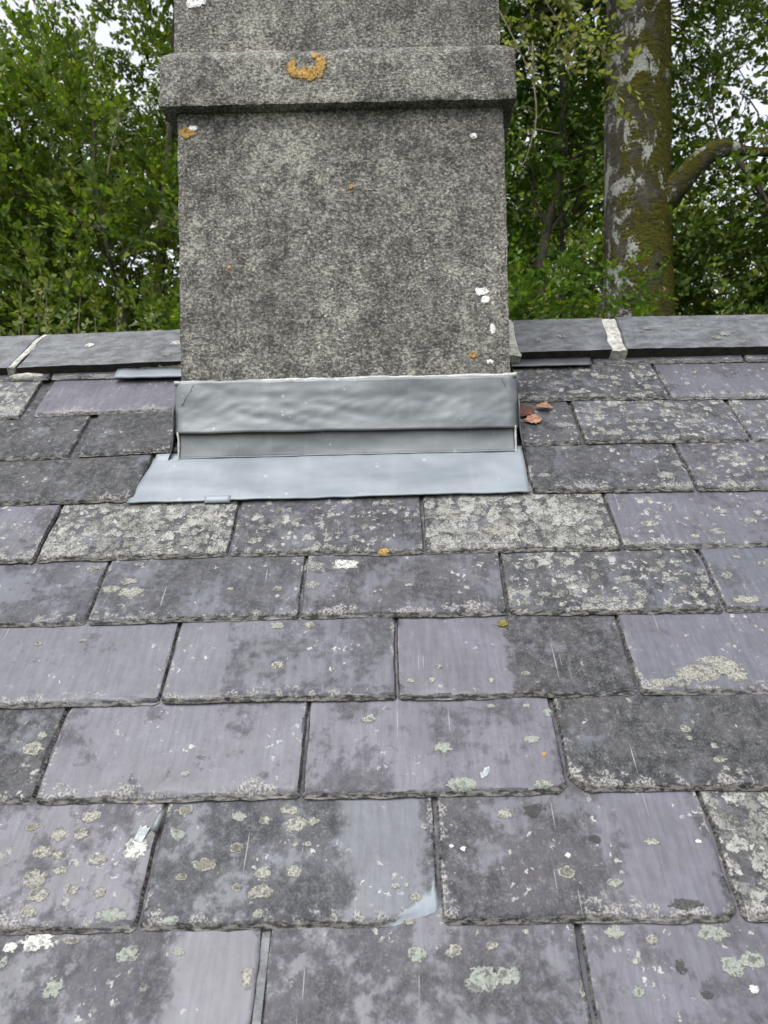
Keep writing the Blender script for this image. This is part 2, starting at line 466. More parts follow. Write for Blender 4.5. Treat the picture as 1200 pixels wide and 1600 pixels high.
roof = empty('slate_roof', FOOT, 'weathered purple-grey slate roof slope with lichen and a dark ridge, around the chimney', 'roof')
RIDGE_S, RIDGE_N = 1.402, 0.024
RIDGE_Y = slope(0, RIDGE_S, RIDGE_N).y
RIDGE_Z = slope(0, RIDGE_S, RIDGE_N).z

# boarding under the slates: the near slope and the far slope (with slates of its own too coarse to tell apart)
def board(name, flip):
    a0, a1 = slope(0, -1.9, -0.030), slope(0, 1.345, -0.030)
    b0, b1 = slope(0, -1.9, -0.055), slope(0, 1.322, -0.055)
    ys = [a0.y, a1.y, b1.y, b0.y]; zs = [a0.z, a1.z, b1.z, b0.z]
    if flip: ys = [2 * RIDGE_Y - y for y in ys]
    V = [(x, y, z) for x in (-3.0, 3.0) for y, z in zip(ys, zs)]
    F = [(0, 1, 2, 3), (7, 6, 5, 4), (0, 4, 5, 1), (1, 5, 6, 2), (2, 6, 7, 3), (3, 7, 4, 0)]
    return obj(name, mesh_np(name, V, np.array(F), False), M['board'], roof)
board('sarking_board', False)
board('sarking_board', True)
_e = slope(0, -1.9, -0.06)
tag(obj('wall', box_mesh('wall', -2.8, 2.8, FOOT.y + _e.y + 0.25, FOOT.y + 2 * RIDGE_Y - _e.y - 0.25, -0.1, FOOT.z + _e.z + 0.1), M['wall']), kind='structure')

T_SL = 0.0066        # slate thickness
GAUGE = 0.127

def slate_mesh(w, skew, L, seed, cl=0.0, cr=0.0, chip=None, fine=True):
    """one riven slate, tail at y=0, dressed (chipped) tail and sides; returns mesh, sampler of the top height"""
    rng = random.Random(seed)
    so = seed * 3.17
    ed = [0, .0022, .0045, .007, .010, .015, .022] if fine else [0, .004, .009, .02]
    st = 0.011 if fine else 0.05
    nx = max(3, int((w - 2 * ed[-1]) / st))
    xs = ed + list(np.linspace(ed[-1], w - ed[-1], nx + 1)[1:-1]) + [w - e for e in reversed(ed)]
    vis = min(L, 0.15)
    ny = max(2, int((vis - ed[-1]) / st))
    ys = ed + list(np.linspace(ed[-1], vis, ny + 1)[1:]) + ([L] if L > vis + .01 else [])
    xs, ys = np.array(xs), np.array(ys)
    def jl(y): return 0.0012 * nz(y * 40, so) + 0.0016 * nz(y * 13, so + 9) + 0.0011 * nz(y * 130, so)
    def jr(y): return 0.0012 * nz(y * 40, so + 21) + 0.0016 * nz(y * 13, so + 33) + 0.0011 * nz(y * 130, so + 4)
    amp = rng.uniform(0.7, 1.5)
    def tail(x):
        v = amp * (0.0014 * nz(x * 38, so + 50) + 0.0017 * nz(x * 11, so + 60) + 0.0013 * nz(x * 120, so + 5))
        v += skew * (x / w - 0.5)
        r0 = 0.006 + cl; r1 = 0.006 + cr
        if x < r0: v += 0.7 * r0 * (1 - x / r0) ** 2
        if w - x < r1: v += 0.7 * r1 * (1 - (w - x) / r1) ** 2
        if chip and x > chip[0]: v += chip[1] * min(1, (x - chip[0]) / (w - chip[0]))
        return v
    V, E, FR = [], [], []
    for yr in ys:
        for xr in xs:
            lf, rt = jl(yr), w + jr(yr)
            x = lf + (rt - lf) * xr / w
            tl = tail(xr)
            y = tl + yr * (L - tl) / L
            d = min(xr * 3.0, (w - xr) * 3.0, yr)
            al = x * 1.0 + y * 1.3
            bw = 0.0066 * (1 + 0.75 * nz(al * 22, so + 70))
            q = d / bw + 0.60 * nz(al * 75, d * 60, so + 80)
            q = max(0.0, min(1.0, q))
            g = 0.45 * q + 0.55 * min(3, math.floor(q * 3.2)) / 3
            z = -T_SL * 0.80 * (1 - g)
            z += 0.0007 * nz(x * 14, y * 14, so) + 0.0003 * nz(x * 60, y * 45, so)
            fr = 0.0
            if chip:
                # fresh facet: everything past the line from the tail towards the right edge
                k = (x - chip[0]) / (w - chip[0])
                if k > 0:
                    lim = chip[1] * k + chip[2] * k
                    wob = lim + 0.0018 * nz(x * 200, so)
                    if y < wob:
                        fr = 1.0
                        z = min(z, -T_SL * 0.75 * min(1, (wob - y) / max(chip[2] * k, 1e-4)) + 0.0006 * nz(x * 90, y * 200))
            V.append((x - w / 2, y, z)); E.append(d); FR.append(fr)
    nr, nc = len(ys), len(xs)
    F = grid_faces(nr, nc)
    loop = list(range(nc)) + [r * nc + nc - 1 for r in range(1, nr)] + [(nr - 1) * nc + c for c in range(nc - 2, -1, -1)] + [r * nc for r in range(nr - 2, 0, -1)]
    b0 = len(V)
    for i in loop:
        x, y, z = V[i]
        V.append((x * 0.997, y + 0.0012 if y < 0.02 else y, -T_SL)); E.append(0.0); FR.append(FR[i])
    m = len(loop)
    sk = [(loop[i], b0 + i, b0 + (i + 1) % m, loop[(i + 1) % m]) for i in range(m)]
    me = mesh_np('slate', V, [F, np.array(sk), np.array([[b0 + i for i in reversed(range(m))]])])
    if fine: me.set_sharp_from_angle(angle=math.radians(24))
    fattr(me, 'edge_d', E); fattr(me, 'fresh', FR)
    VA = np.array(V[:b0])
    def top(x, y):
        return float(VA[np.argmin((VA[:, 0] - x) ** 2 + (VA[:, 1] - y) ** 2), 2])
    me.materials.append(M['slate'])
    return me, top

SLATES = []
coarse = [slate_mesh(0.296, 0.0, 0.30, 900 + i, fine=False)[0] for i in range(3)]
def slate(ul, ur, s0, s1, film=0.5, crust=0.2, rim=0.6, tone=0.6, c0=9.0, c1=9.0, cl=0.0, cr=0.0, chip=None, L=0.30, lift=0.0, seed=[1]):
    seed[0] += 1
    k = seed[0]; rng = random.Random(k * 7)
    w = ur - ul
    me, top = slate_mesh(w, (s1 - s0), L, k, cl, cr, chip)
    u, s = (ul + ur) / 2, (s0 + s1) / 2
    tilt = T_SL / GAUGE + rng.uniform(-.002, .004)
    n = 0.0045 + lift + rng.uniform(-.0004, .0012)
    o = obj('slate', me, None, roof, slope(u, s, n), (PITCH - tilt, 0, 0))
    o.rotation_euler.rotate_axis('Y', rng.uniform(-.004, .004))
    o['seed'] = k * 1.37; o['film'] = film; o['crust'] = crust; o['rim'] = rim; o['tone'] = tone
    o['clean_from'] = c0 - u if c0 < 5 else 9.0
    o['clean_to'] = c1 - u if c0 < 5 else 9.0
    SLATES.append((ul, ur, min(s0, s1), u, s, o, top, tilt))
    return o
def filler(u, s, L=None, seed=[0]):                      # slates beyond the frame, sharing three meshes
    seed[0] += 1
    rng = random.Random(seed[0] * 13)
    o = obj('slate', coarse[seed[0] % 3], None, roof, slope(u, s, 0.005), (PITCH - T_SL / GAUGE, 0, 0))
    if L: o.scale.y = L / 0.30
    o['seed'] = 200 + seed[0] * 2.1; o['film'] = rng.uniform(.1, .8); o['crust'] = rng.uniform(.0, .5); o['rim'] = rng.uniform(.3, .9)
    o['tone'] = rng.uniform(.2, 1.0); o['clean_from'] = 9.0; o['clean_to'] = 9.0

# course by course, from below the frame up to the ridge: left edge, right edge, tail height left and right, weathering
# film = dark weathering, crust = pale lichen, rim = growth along the edges, tone = blue grey to purple
def course(rows):
    for r in rows: slate(*r[:4], **r[4])
course([(-.440, -.1425, .122, .122, dict(film=.60, crust=.16, rim=.5, tone=.75, c0=-.222, c1=-.145)),
        (-.1345, .1670, .122, .122, dict(film=.62, crust=.12, rim=.5, tone=.85)),
        (.1715, .470, .122, .122, dict(film=.42, crust=.16, rim=.4, tone=.9))])
course([(-.567, -.2700, .2485, .2500, dict(film=.42, crust=.36, rim=.8, tone=.95)),
        (-.2665, .0328, .2500, .2525, dict(film=.66, crust=.22, rim=.75, tone=.3, c0=-.062, c1=.022, chip=(.250, .013, .026))),
        (.0362, .3275, .2535, .2525, dict(film=.70, crust=.16, rim=.8, tone=.85, c0=.222, c1=.315, cr=.012)),
        (.3312, .630, .2520, .2515, dict(film=.8, crust=.92, rim=.9, tone=.6, cl=.004))])
course([(-.718, -.4200, .3830, .3830, dict(film=.80, crust=.20, rim=.5, tone=.3)),
        (-.4165, -.1165, .3820, .3840, dict(film=.20, crust=.16, rim=.95, tone=.75)),
        (-.1135, .1840, .3835, .3860, dict(film=.36, crust=.06, rim=.25, tone=.95, cr=.008)),
        (.1880, .487, .3865, .3855, dict(film=.88, crust=.12, rim=.75, tone=.3, cl=.020))])
course([(-.600, -.3035, .5070, .5090, dict(film=.12, crust=.06, rim=.7, tone=.6)),
        (-.3005, -.0065, .5095, .5100, dict(film=.50, crust=.14, rim=.65, tone=.6, c0=-.31, c1=-.225)),
        (-.0035, .2938, .5100, .5095, dict(film=.82, crust=.12, rim=.35, tone=.9, c0=-.01, c1=.135, cr=.003)),
        (.2965, .595, .5095, .5080, dict(film=.05, crust=.26, rim=.9, tone=.7))])
course([(-.733, -.4340, .6350, .6375, dict(film=.55, crust=.12, rim=.7, tone=.5)),
        (-.4310, -.1390, .6370, .6400, dict(film=.62, crust=.22, rim=.55, tone=.4)),
        (-.1360, .1485, .6405, .6385, dict(film=.66, crust=.22, rim=.95, tone=.8)),
        (.1515, .4408, .6390, .6370, dict(film=.72, crust=.74, rim=.8, tone=.35, cl=.006)),
        (.4440, .740, .6370, .6365, dict(film=.25, crust=.34, rim=.9, tone=.4))])
course([(-.843, -.5470, .7550, .7560, dict(film=.40, crust=.36, rim=.9, tone=.8)),
        (-.5440, -.2555, .7570, .7610, dict(film=.80, crust=.93, rim=.8, tone=.5)),
        (-.2525, .0385, .7615, .7570, dict(film=.70, crust=.58, rim=.6, tone=.65)),
        (.0420, .3305, .7575, .7575, dict(film=.80, crust=.95, rim=.8, tone=.6)),
        (.3335, .632, .7575, .7580, dict(film=.30, crust=.42, rim=.8, tone=.8))])
course([(-.725, -.4270, .8850, .8870, dict(film=.86, crust=.12, rim=.7, tone=.4)),
        (.2195, .4775, .8870, .8830, dict(film=.75, crust=.32, rim=.85, tone=.4)),
        (.4815, .780, .8825, .8800, dict(film=.6, crust=.55, rim=.6, tone=.9))])
course([(-.868, -.5700, 1.000, 1.0045, dict(film=.86, crust=.20, rim=.7, tone=.4)),
        (-.5570, -.3935, 1.0065, 1.0140, dict(film=.86, crust=.16, rim=.7, tone=.4, lift=.002)),
        (.2190, .3230, 1.0100, 1.0110, dict(film=.75, crust=.28, rim=.6, tone=.7)),
        (.3265, .6085, 1.0105, 1.0060, dict(film=.66, crust=.72, rim=.7, tone=.6)),
        (.6125, .910, 1.0050, 1.0040, dict(film=.55, crust=.70, rim=.7, tone=.6))])
course([(-1.00, -.7020, 1.1240, 1.1280, dict(film=.5, crust=.85, rim=.8, tone=.6, L=.240)),
        (-.6790, -.4100, 1.1330, 1.1390, dict(film=.15, crust=.12, rim=.9, tone=1.0, L=.234)),
        (.2260, .5080, 1.1430, 1.1380, dict(film=.75, crust=.70, rim=.6, tone=.5, L=.230)),
        (.5110, .805, 1.1370, 1.1280, dict(film=.25, crust=.40, rim=.7, tone=.7, L=.230))])
course([(-.905, -.6890, 1.2560, 1.2570, dict(film=.3, crust=.4, rim=.6, tone=.9, L=.110)),
        (-.6850, -.4250, 1.2570, 1.2590, dict(film=.2, crust=.2, rim=.6, tone=.95, L=.110)),
        (.2380, .3900, 1.2600, 1.2600, dict(film=.6, crust=.3, rim=.6, tone=.6, L=.106)),
        (.3930, .690, 1.2600, 1.2580, dict(film=.3, crust=.35, rim=.6, tone=.9, L=.106)),
        (.6930, .980, 1.2580, 1.2570, dict(film=.3, crust=.3, rim=.6, tone=.8, L=.110))])
EXT = {.122: (-.441, .472), .250: (-.568, .632), .383: (-.72, .489), .508: (-.602, .597), .636: (-.735, .742), .756: (-.845, .634),
       .884: (-.727, .782), 1.002: (-.87, .912), 1.126: (-1.002, .807), 1.256: (-.907, .982), -.005: (0, 0), -.132: (.15, .15), -.259: (0, 0)}
for s_, (a_, b_) in EXT.items():
    L_ = 0.24 if s_ > 1.05 else None
    if s_ > 1.2: L_ = 0.11
    x = a_ - 0.150
    while x > -1.75: filler(x, s_, L_); x -= 0.300
    x = b_ + 0.150
    while x < 1.75: filler(x, s_, L_); x += 0.300

obj('joint_strip', box_mesh('joint_strip', -.0045, .0035, -.14, .02, -.0012, 0), M['ridge'], roof, slope(-.1385, .245, -.0035), (PITCH - T_SL / GAUGE, 0, 0))
# ------------------------------------------------------------------ lichen patches on the slates (u, s, half width, half height, kind)
def patch_mesh(ru, rv, seed, zfun, dome):
    rng = random.Random(seed)
    k, rings = 36, (0.0, 0.35, 0.65, 0.85, 1.0, 1.06)
    V, R = [], []
    for rr in rings:
        for i in range(k):
            th = 2 * math.pi * i / k
            c, s = math.cos(th), math.sin(th)
            e = 1 + 0.26 * nz(c * 1.3 + seed, s * 1.3) + 0.18 * nz(c * 4 + seed, s * 4, 3)
            x, y = ru * rr * e * c, rv * rr * e * s
            z = zfun(x, y) + (dome * (1 - 0.55 * rr ** 3) if rr < 1.05 else -0.0006)
            V.append((x, y, z)); R.append(min(rr, 1.0))
    i = np.arange(len(rings) - 1)[:, None] * k + np.arange(k)[None, :]
    j = np.arange(len(rings) - 1)[:, None] * k + (np.arange(k)[None, :] + 1) % k
    F = np.stack([i, j, j + k, i + k], -1).reshape(-1, 4)[:, ::-1]
    me = mesh_np('lichen_patch', V, F[:, ::-1])
    fattr(me, 'edge_r', R)
    return me
LICHEN = """-0.078,0.740,0.0213,0.0102,w -0.383,0.693,0.0186,0.0109,c -0.413,0.700,0.0131,0.0073,c -0.392,0.715,0.0132,0.0062,c -0.386,0.750,0.0077,0.0039,c -0.241,0.695,0.0055,0.0036,c
-0.173,0.694,0.0064,0.0048,c -0.168,0.630,0.0097,0.0066,g -0.123,0.630,0.0079,0.0055,c -0.161,0.563,0.0100,0.0070,c -0.452,0.743,0.0096,0.0058,r -0.441,0.451,0.0132,0.0092,c
-0.437,0.469,0.0063,0.0060,g -0.040,0.485,0.0086,0.0062,g -0.251,0.415,0.0060,0.0035,g -0.243,0.374,0.0086,0.0066,r 0.048,0.443,0.0105,0.0074,g 0.065,0.397,0.0198,0.0083,g
0.157,0.395,0.0115,0.0053,g 0.153,0.452,0.0094,0.0050,g 0.164,0.432,0.0030,0.0024,o 0.179,0.489,0.0070,0.0062,g 0.154,0.499,0.0055,0.0031,g 0.110,0.499,0.0047,0.0031,g
0.159,0.543,0.0057,0.0034,c 0.114,0.533,0.0048,0.0038,c 0.039,0.535,0.0049,0.0043,c 0.049,0.556,0.0049,0.0039,c 0.013,0.535,0.0057,0.0038,c 0.336,0.462,0.0068,0.0050,c
0.337,0.449,0.0045,0.0033,c 0.362,0.439,0.0037,0.0049,c 0.362,0.421,0.0080,0.0039,c -0.364,0.242,0.0186,0.0077,w -0.391,0.237,0.0077,0.0045,w -0.272,0.230,0.0132,0.0073,g
-0.223,0.232,0.0069,0.0039,g -0.289,0.331,0.0125,0.0122,w -0.296,0.264,0.0163,0.0066,g -0.390,0.329,0.0118,0.0068,c -0.370,0.325,0.0069,0.0047,c -0.363,0.309,0.0096,0.0046,c
-0.328,0.320,0.0117,0.0053,c -0.353,0.349,0.0078,0.0070,c -0.377,0.348,0.0078,0.0084,c -0.410,0.357,0.0072,0.0043,r -0.387,0.301,0.0136,0.0096,c -0.378,0.284,0.0113,0.0081,c
-0.381,0.268,0.0099,0.0060,c -0.342,0.289,0.0060,0.0050,c -0.314,0.286,0.0060,0.0056,c -0.349,0.368,0.0130,0.0073,c -0.247,0.346,0.0091,0.0056,g -0.183,0.366,0.0085,0.0058,g
-0.152,0.361,0.0064,0.0050,c -0.180,0.331,0.0083,0.0054,r -0.211,0.314,0.0136,0.0072,r -0.233,0.301,0.0061,0.0038,r -0.148,0.304,0.0087,0.0064,c -0.149,0.285,0.0119,0.0081,c
-0.173,0.290,0.0060,0.0038,r -0.116,0.305,0.0087,0.0071,c -0.127,0.372,0.0107,0.0058,c -0.119,0.356,0.0127,0.0092,c -0.099,0.359,0.0063,0.0050,c -0.118,0.334,0.0048,0.0031,c
-0.103,0.334,0.0038,0.0031,c -0.236,0.259,0.0097,0.0041,g -0.148,0.264,0.0058,0.0048,c -0.152,0.208,0.0055,0.0106,c -0.332,0.243,0.0096,0.0040,c -0.335,0.202,0.0110,0.0095,g
-0.392,0.224,0.0044,0.0055,g 0.112,0.364,0.0105,0.0064,c 0.143,0.367,0.0119,0.0079,d 0.261,0.330,0.0081,0.0043,c 0.166,0.300,0.0085,0.0063,r 0.213,0.289,0.0078,0.0046,g
0.171,0.318,0.0030,0.0030,w 0.062,0.326,0.0034,0.0030,w 0.050,0.329,0.0027,0.0023,w 0.311,0.330,0.0034,0.0023,w 0.278,0.268,0.0145,0.0053,d 0.203,0.334,0.0068,0.0047,d
0.204,0.245,0.0093,0.0062,g 0.298,0.243,0.0160,0.0073,g 0.327,0.219,0.0126,0.0086,g 0.307,0.214,0.0108,0.0091,g 0.238,0.238,0.0062,0.0045,c 0.213,0.194,0.0059,0.0046,g
0.320,0.195,0.0053,0.0036,w 0.217,0.219,0.0054,0.0032,c 0.276,0.191,0.0058,0.0035,d 0.259,0.214,0.0054,0.0064,d 0.071,0.206,0.0192,0.0116,g 0.094,0.208,0.0120,0.0085,g
0.045,0.230,0.0086,0.0061,c 0.010,0.227,0.0093,0.0077,g 0.083,0.234,0.0062,0.0039,c 0.117,0.246,0.0037,0.0029,c -0.010,0.289,0.0049,0.0034,c 0.001,0.290,0.0030,0.0022,g
0.010,0.278,0.0065,0.0049,c 0.162,0.196,0.0024,0.0072,c 0.021,0.351,0.0035,0.0035,c -0.021,0.754,0.0076,0.0046,o -0.489,0.607,0.0062,0.0037,c -0.417,0.806,0.0080,0.0049,k
0.390,0.674,0.0062,0.0046,k 0.236,0.709,0.0118,0.0061,k 0.267,0.660,0.0132,0.0057,k 0.321,0.700,0.0126,0.0060,k 0.366,0.717,0.0109,0.0055,k 0.249,0.678,0.0089,0.0053,k
0.298,0.660,0.0131,0.0057,k 0.336,0.670,0.0106,0.0058,k 0.384,0.698,0.0117,0.0060,k 0.203,0.674,0.0089,0.0047,k 0.466,0.702,0.0089,0.0072,k 0.476,0.655,0.0190,0.0079,c
0.015,0.696,0.0064,0.0036,k 0.524,0.725,0.0072,0.0050,k 0.481,0.789,0.0123,0.0074,k 0.445,0.780,0.0085,0.0047,c 0.492,0.739,0.0064,0.0038,k 0.477,1.179,0.0083,0.0053,k
0.420,1.193,0.0072,0.0054,k 0.437,1.069,0.0135,0.0076,k 0.487,1.087,0.0102,0.0068,k 0.502,0.934,0.0083,0.0057,c 0.548,0.961,0.0116,0.0059,c 0.554,0.916,0.0072,0.0048,k
0.600,0.930,0.0093,0.0064,c 0.374,0.537,0.0303,0.0142,c 0.411,0.546,0.0240,0.0125,c 0.347,0.526,0.0174,0.0093,k 0.399,0.558,0.0218,0.0069,c 0.421,0.532,0.0158,0.0085,c
0.323,0.524,0.0142,0.0065,c -0.125,0.738,0.0161,0.0102,k -0.124,0.700,0.0120,0.0085,k 0.386,0.809,0.0145,0.0070,c 0.155,0.802,0.0243,0.0111,c 0.080,0.848,0.0201,0.0088,c
0.003,0.256,0.0064,0.0023,c -0.429,0.611,0.0062,0.0032,k 0.300,1.065,0.0169,0.0085,k 0.364,1.102,0.0149,0.0079,k 0.383,1.034,0.0221,0.0073,k 0.527,1.066,0.0190,0.0085,k
0.311,1.198,0.0157,0.0076,k 0.341,1.164,0.0178,0.0073,k 0.400,1.216,0.0158,0.0066,k 0.243,0.927,0.0105,0.0065,k 0.441,0.920,0.0155,0.0096,k 0.471,0.952,0.0126,0.0083,k
0.505,0.834,0.0117,0.0064,k 0.537,0.811,0.0125,0.0070,k 0.380,0.768,0.0113,0.0046,k"""
for i_, tok in enumerate(LICHEN.split()):
    u, s, ru, rv, kind = tok.split(',')
    u, s, ru, rv = float(u), float(s), float(ru), float(rv)
    best = None
    for S in SLATES:
        if S[0] - .002 <= u <= S[1] + .002 and S[2] <= s + .004 and (best is None or S[2] > best[2]): best = S
    if best is None: continue
    lx, ly = u - best[3], max((s - best[4]) / math.cos(best[7]), rv * 0.5)
    top = best[6]
    me = patch_mesh(ru * 1.08, rv * 1.08, i_ * 2.7 + 1, lambda x, y: top(lx + x, ly + y), 0.0009)
    obj('lichen_patch', me, M['l_' + kind], best[5], (lx, ly, 0.0))

# ------------------------------------------------------------------ ridge tiles with mortar
def ridge_piece(name, x0, x1, mat, parent, loc_dz=0.0, tilt=0.0, grow=0.0, thick=0.022, shear=0.0, seed=0, amp=.0012, low=0.0, step=0.012, ragged=0.0):
    """angle ridge: two wings, rounded arris; closed profile swept along the ridge"""
    p0 = slope(0, RIDGE_S - 0.127 - low, RIDGE_N + grow)
    ap = slope(0, RIDGE_S, RIDGE_N + grow)
    fl = [(p0.y, p0.z)] + [(p0.y + (ap.y - p0.y) * t, p0.z + (ap.z - p0.z) * t) for t in (.04, .25, .5, .75, .90, .97)]
    apz = fl[-1][1] + 0.0022
    outer = fl + [(RIDGE_Y, apz)] + [(2 * RIDGE_Y - y, z) for y, z in reversed(fl)]
    q0 = slope(0, RIDGE_S - 0.127 - low + 0.001, RIDGE_N + grow - thick); q1z = ap.z - thick / CP
    inner = [(2 * RIDGE_Y - q0.y, q0.z), (RIDGE_Y, q1z), (q0.y, q0.z)]
    prof = outer + inner
    cx = (x0 + x1) / 2
    xs = np.arange(x0, x1 + step * .5, step); xs[-1] = x1
    if len(xs) < 4: xs = np.linspace(x0, x1, 4)
    xs = np.concatenate([[x0], xs[:1] + .0025, xs[1:-1], xs[-1:] - .0025, [x1]])
    V = []
    no = len(outer)
    for ix, x in enumerate(xs):
        ins = 0.0022 if ix in (0, len(xs) - 1) else 0.0
        for ip, (y, z) in enumerate(prof):
            yy, zz = y, z
            sgn = -1 if y < RIDGE_Y else 1
            if ip < no:
                d = amp * (nz(x * 30 + seed, y * 40, z * 40) + nz(x * 110 + seed, y * 90, z * 90) * .7) - ins
                yy += sgn * d * SP if abs(y - RIDGE_Y) > .004 else 0
                zz += d * CP
            t = (z - p0.z) / (ap.z - p0.z)
            xx = x + shear * (t - .5) + ((0.0016 + ragged) * nz(y * 70, z * 70, x * 3 + seed) if ix in (0, 1, len(xs) - 2, len(xs) - 1) else 0)
            V.append((xx - cx, yy - RIDGE_Y, zz - RIDGE_Z))
    m = len(prof)
    i = np.arange(len(xs) - 1)[:, None] * m + np.arange(m)[None, :]
    j = np.arange(len(xs) - 1)[:, None] * m + (np.arange(m)[None, :] + 1) % m
    F = np.stack([i, i + m, j + m, j], -1).reshape(-1, 4)[:, ::-1]
    e = (len(xs) - 1) * m
    me = mesh_np(name, V, [F, np.array([list(range(m))[::-1]]), np.array([[e + k for k in range(m)]])], smooth=False)
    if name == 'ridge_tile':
        me.materials.append(mat); me.materials.append(M['ridge_edge_shade'])
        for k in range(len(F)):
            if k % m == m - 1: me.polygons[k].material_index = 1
    return obj(name, me, mat, parent, (cx, RIDGE_Y, RIDGE_Z + loc_dz), (0, tilt, 0))
rt = []
rt.append(ridge_piece('ridge_tile', -1.20, -.758, M['ridge'], roof, -.004, -.003, shear=.02, seed=1))
rt.append(ridge_piece('ridge_tile', -.744, -.378, M['ridge'], roof, -.001, -.016, shear=.02, seed=2))
rt.append(ridge_piece('ridge_tile', .246, .4330, M['ridge'], roof, .001, -.002, shear=.006, seed=3))
rt.append(ridge_piece('ridge_tile', .4620, .905, M['ridge'], roof, .000, .010, shear=.006, seed=4))
rt.append(ridge_piece('ridge_tile', -1.66, -1.212, M['ridge'], roof, seed=5))
rt.append(ridge_piece('ridge_tile', .925, 1.37, M['ridge'], roof, -.006, seed=6))
ridge_piece('mortar_joint', -.758, -.745, M['mortar'], rt[1], 0, 0, grow=-.0005, shear=.03, seed=11, amp=.003, thick=.03, step=.006, ragged=.007).location -= rt[1].location
ridge_piece('mortar_joint', .431, .4635, M['mortar'], rt[3], -.003, 0, grow=-.001, shear=.008, seed=12, amp=.0035, thick=.03, step=.006, ragged=.007).location -= rt[3].location
ridge_piece('mortar_joint', .203, .250, M['mortar'], rt[2], .000, 0, grow=.001, shear=.006, seed=13, amp=.003, thick=.03, low=.012, step=.006, ragged=.007).location -= rt[2].location
ridge_piece('mortar_joint', -1.216, -1.196, M['mortar'], rt[0], 0, 0, grow=-.0005, seed=14, amp=.003, thick=.03, step=.006, ragged=.007).location -= rt[0].location

_rg = random.Random(4)
for t_, ua, ub in ((rt[0], -1.0, -.80), (rt[1], -.72, -.42), (rt[2], .27, .41), (rt[3], .50, .85)):
    for _ in range(2 if t_ is rt[2] else 5):
        u_, s_ = _rg.uniform(ua, ub), _rg.uniform(1.292, 1.385)
        r_ = _rg.uniform(.004, .010)
        q_ = slope(u_, s_, RIDGE_N + .0002) - t_.location
        q_.z += t_.location.z - RIDGE_Z
        obj('lichen_patch', patch_mesh(r_ * 1.3, r_, 300 + u_ * 40, lambda x, y: 0.0, .0016), M['l_k' if _rg.random() < .8 else 'l_w'], t_, q_, (PITCH, 0, 0))

def lump_strip(name, pts, rad, mat, parent, k=8, amp=.35, f=60, flat=None):
    V, F = tube(pts, rad, k)
    P = np.repeat(np.asarray(pts, float), k, axis=0)
    for i in range(len(V)):
        d = V[i] - P[i]
        V[i] = P[i] + d * (1 + amp * nz(V[i][0] * f, V[i][1] * f, V[i][2] * f) + amp * .5 * nz(V[i][0] * f * 3, V[i][1] * f * 3, V[i][2] * f * 3))
    n = len(pts)
    caps = [np.array([list(range(k))[::-1]]), np.array([[(n - 1) * k + j for j in range(k)]])]
    return obj(name, mesh_np(name, V, [F] + caps), mat, parent)
pts = [slope(u, 1.283 + .004 * nz(u * 20, 3), .004 + .004 * nz(u * 30, 1)) for u in np.linspace(-.60, -.376, 36)]
lump_strip('mortar_bedding', pts, [.004 + .009 * min(1, max(0, (u + .58) / .10)) for u in np.linspace(-.60, -.376, 36)], M['old_mortar'], roof)
pts = [slope(u, 1.290, .001) for u in np.linspace(.25, .90, 70)]
lump_strip('mortar_bedding', pts, [.009] * 70, M['old_mortar'], roof)
pts = [slope(u, 1.290, .001) for u in np.linspace(-1.7, -.60, 90)]
lump_strip('mortar_bedding', pts, [.009] * 90, M['old_mortar'], roof)
pts = [slope(u, 1.268 + .002 * nz(u * 40, 8), .001 + .002 * nz(u * 50, 2)) for u in np.linspace(-.77, -.70, 14)]
lump_strip('mortar_bedding', pts, [.004 + .006 * math.sin(i / 13 * math.pi) for i in range(14)], M['mortar'], roof)

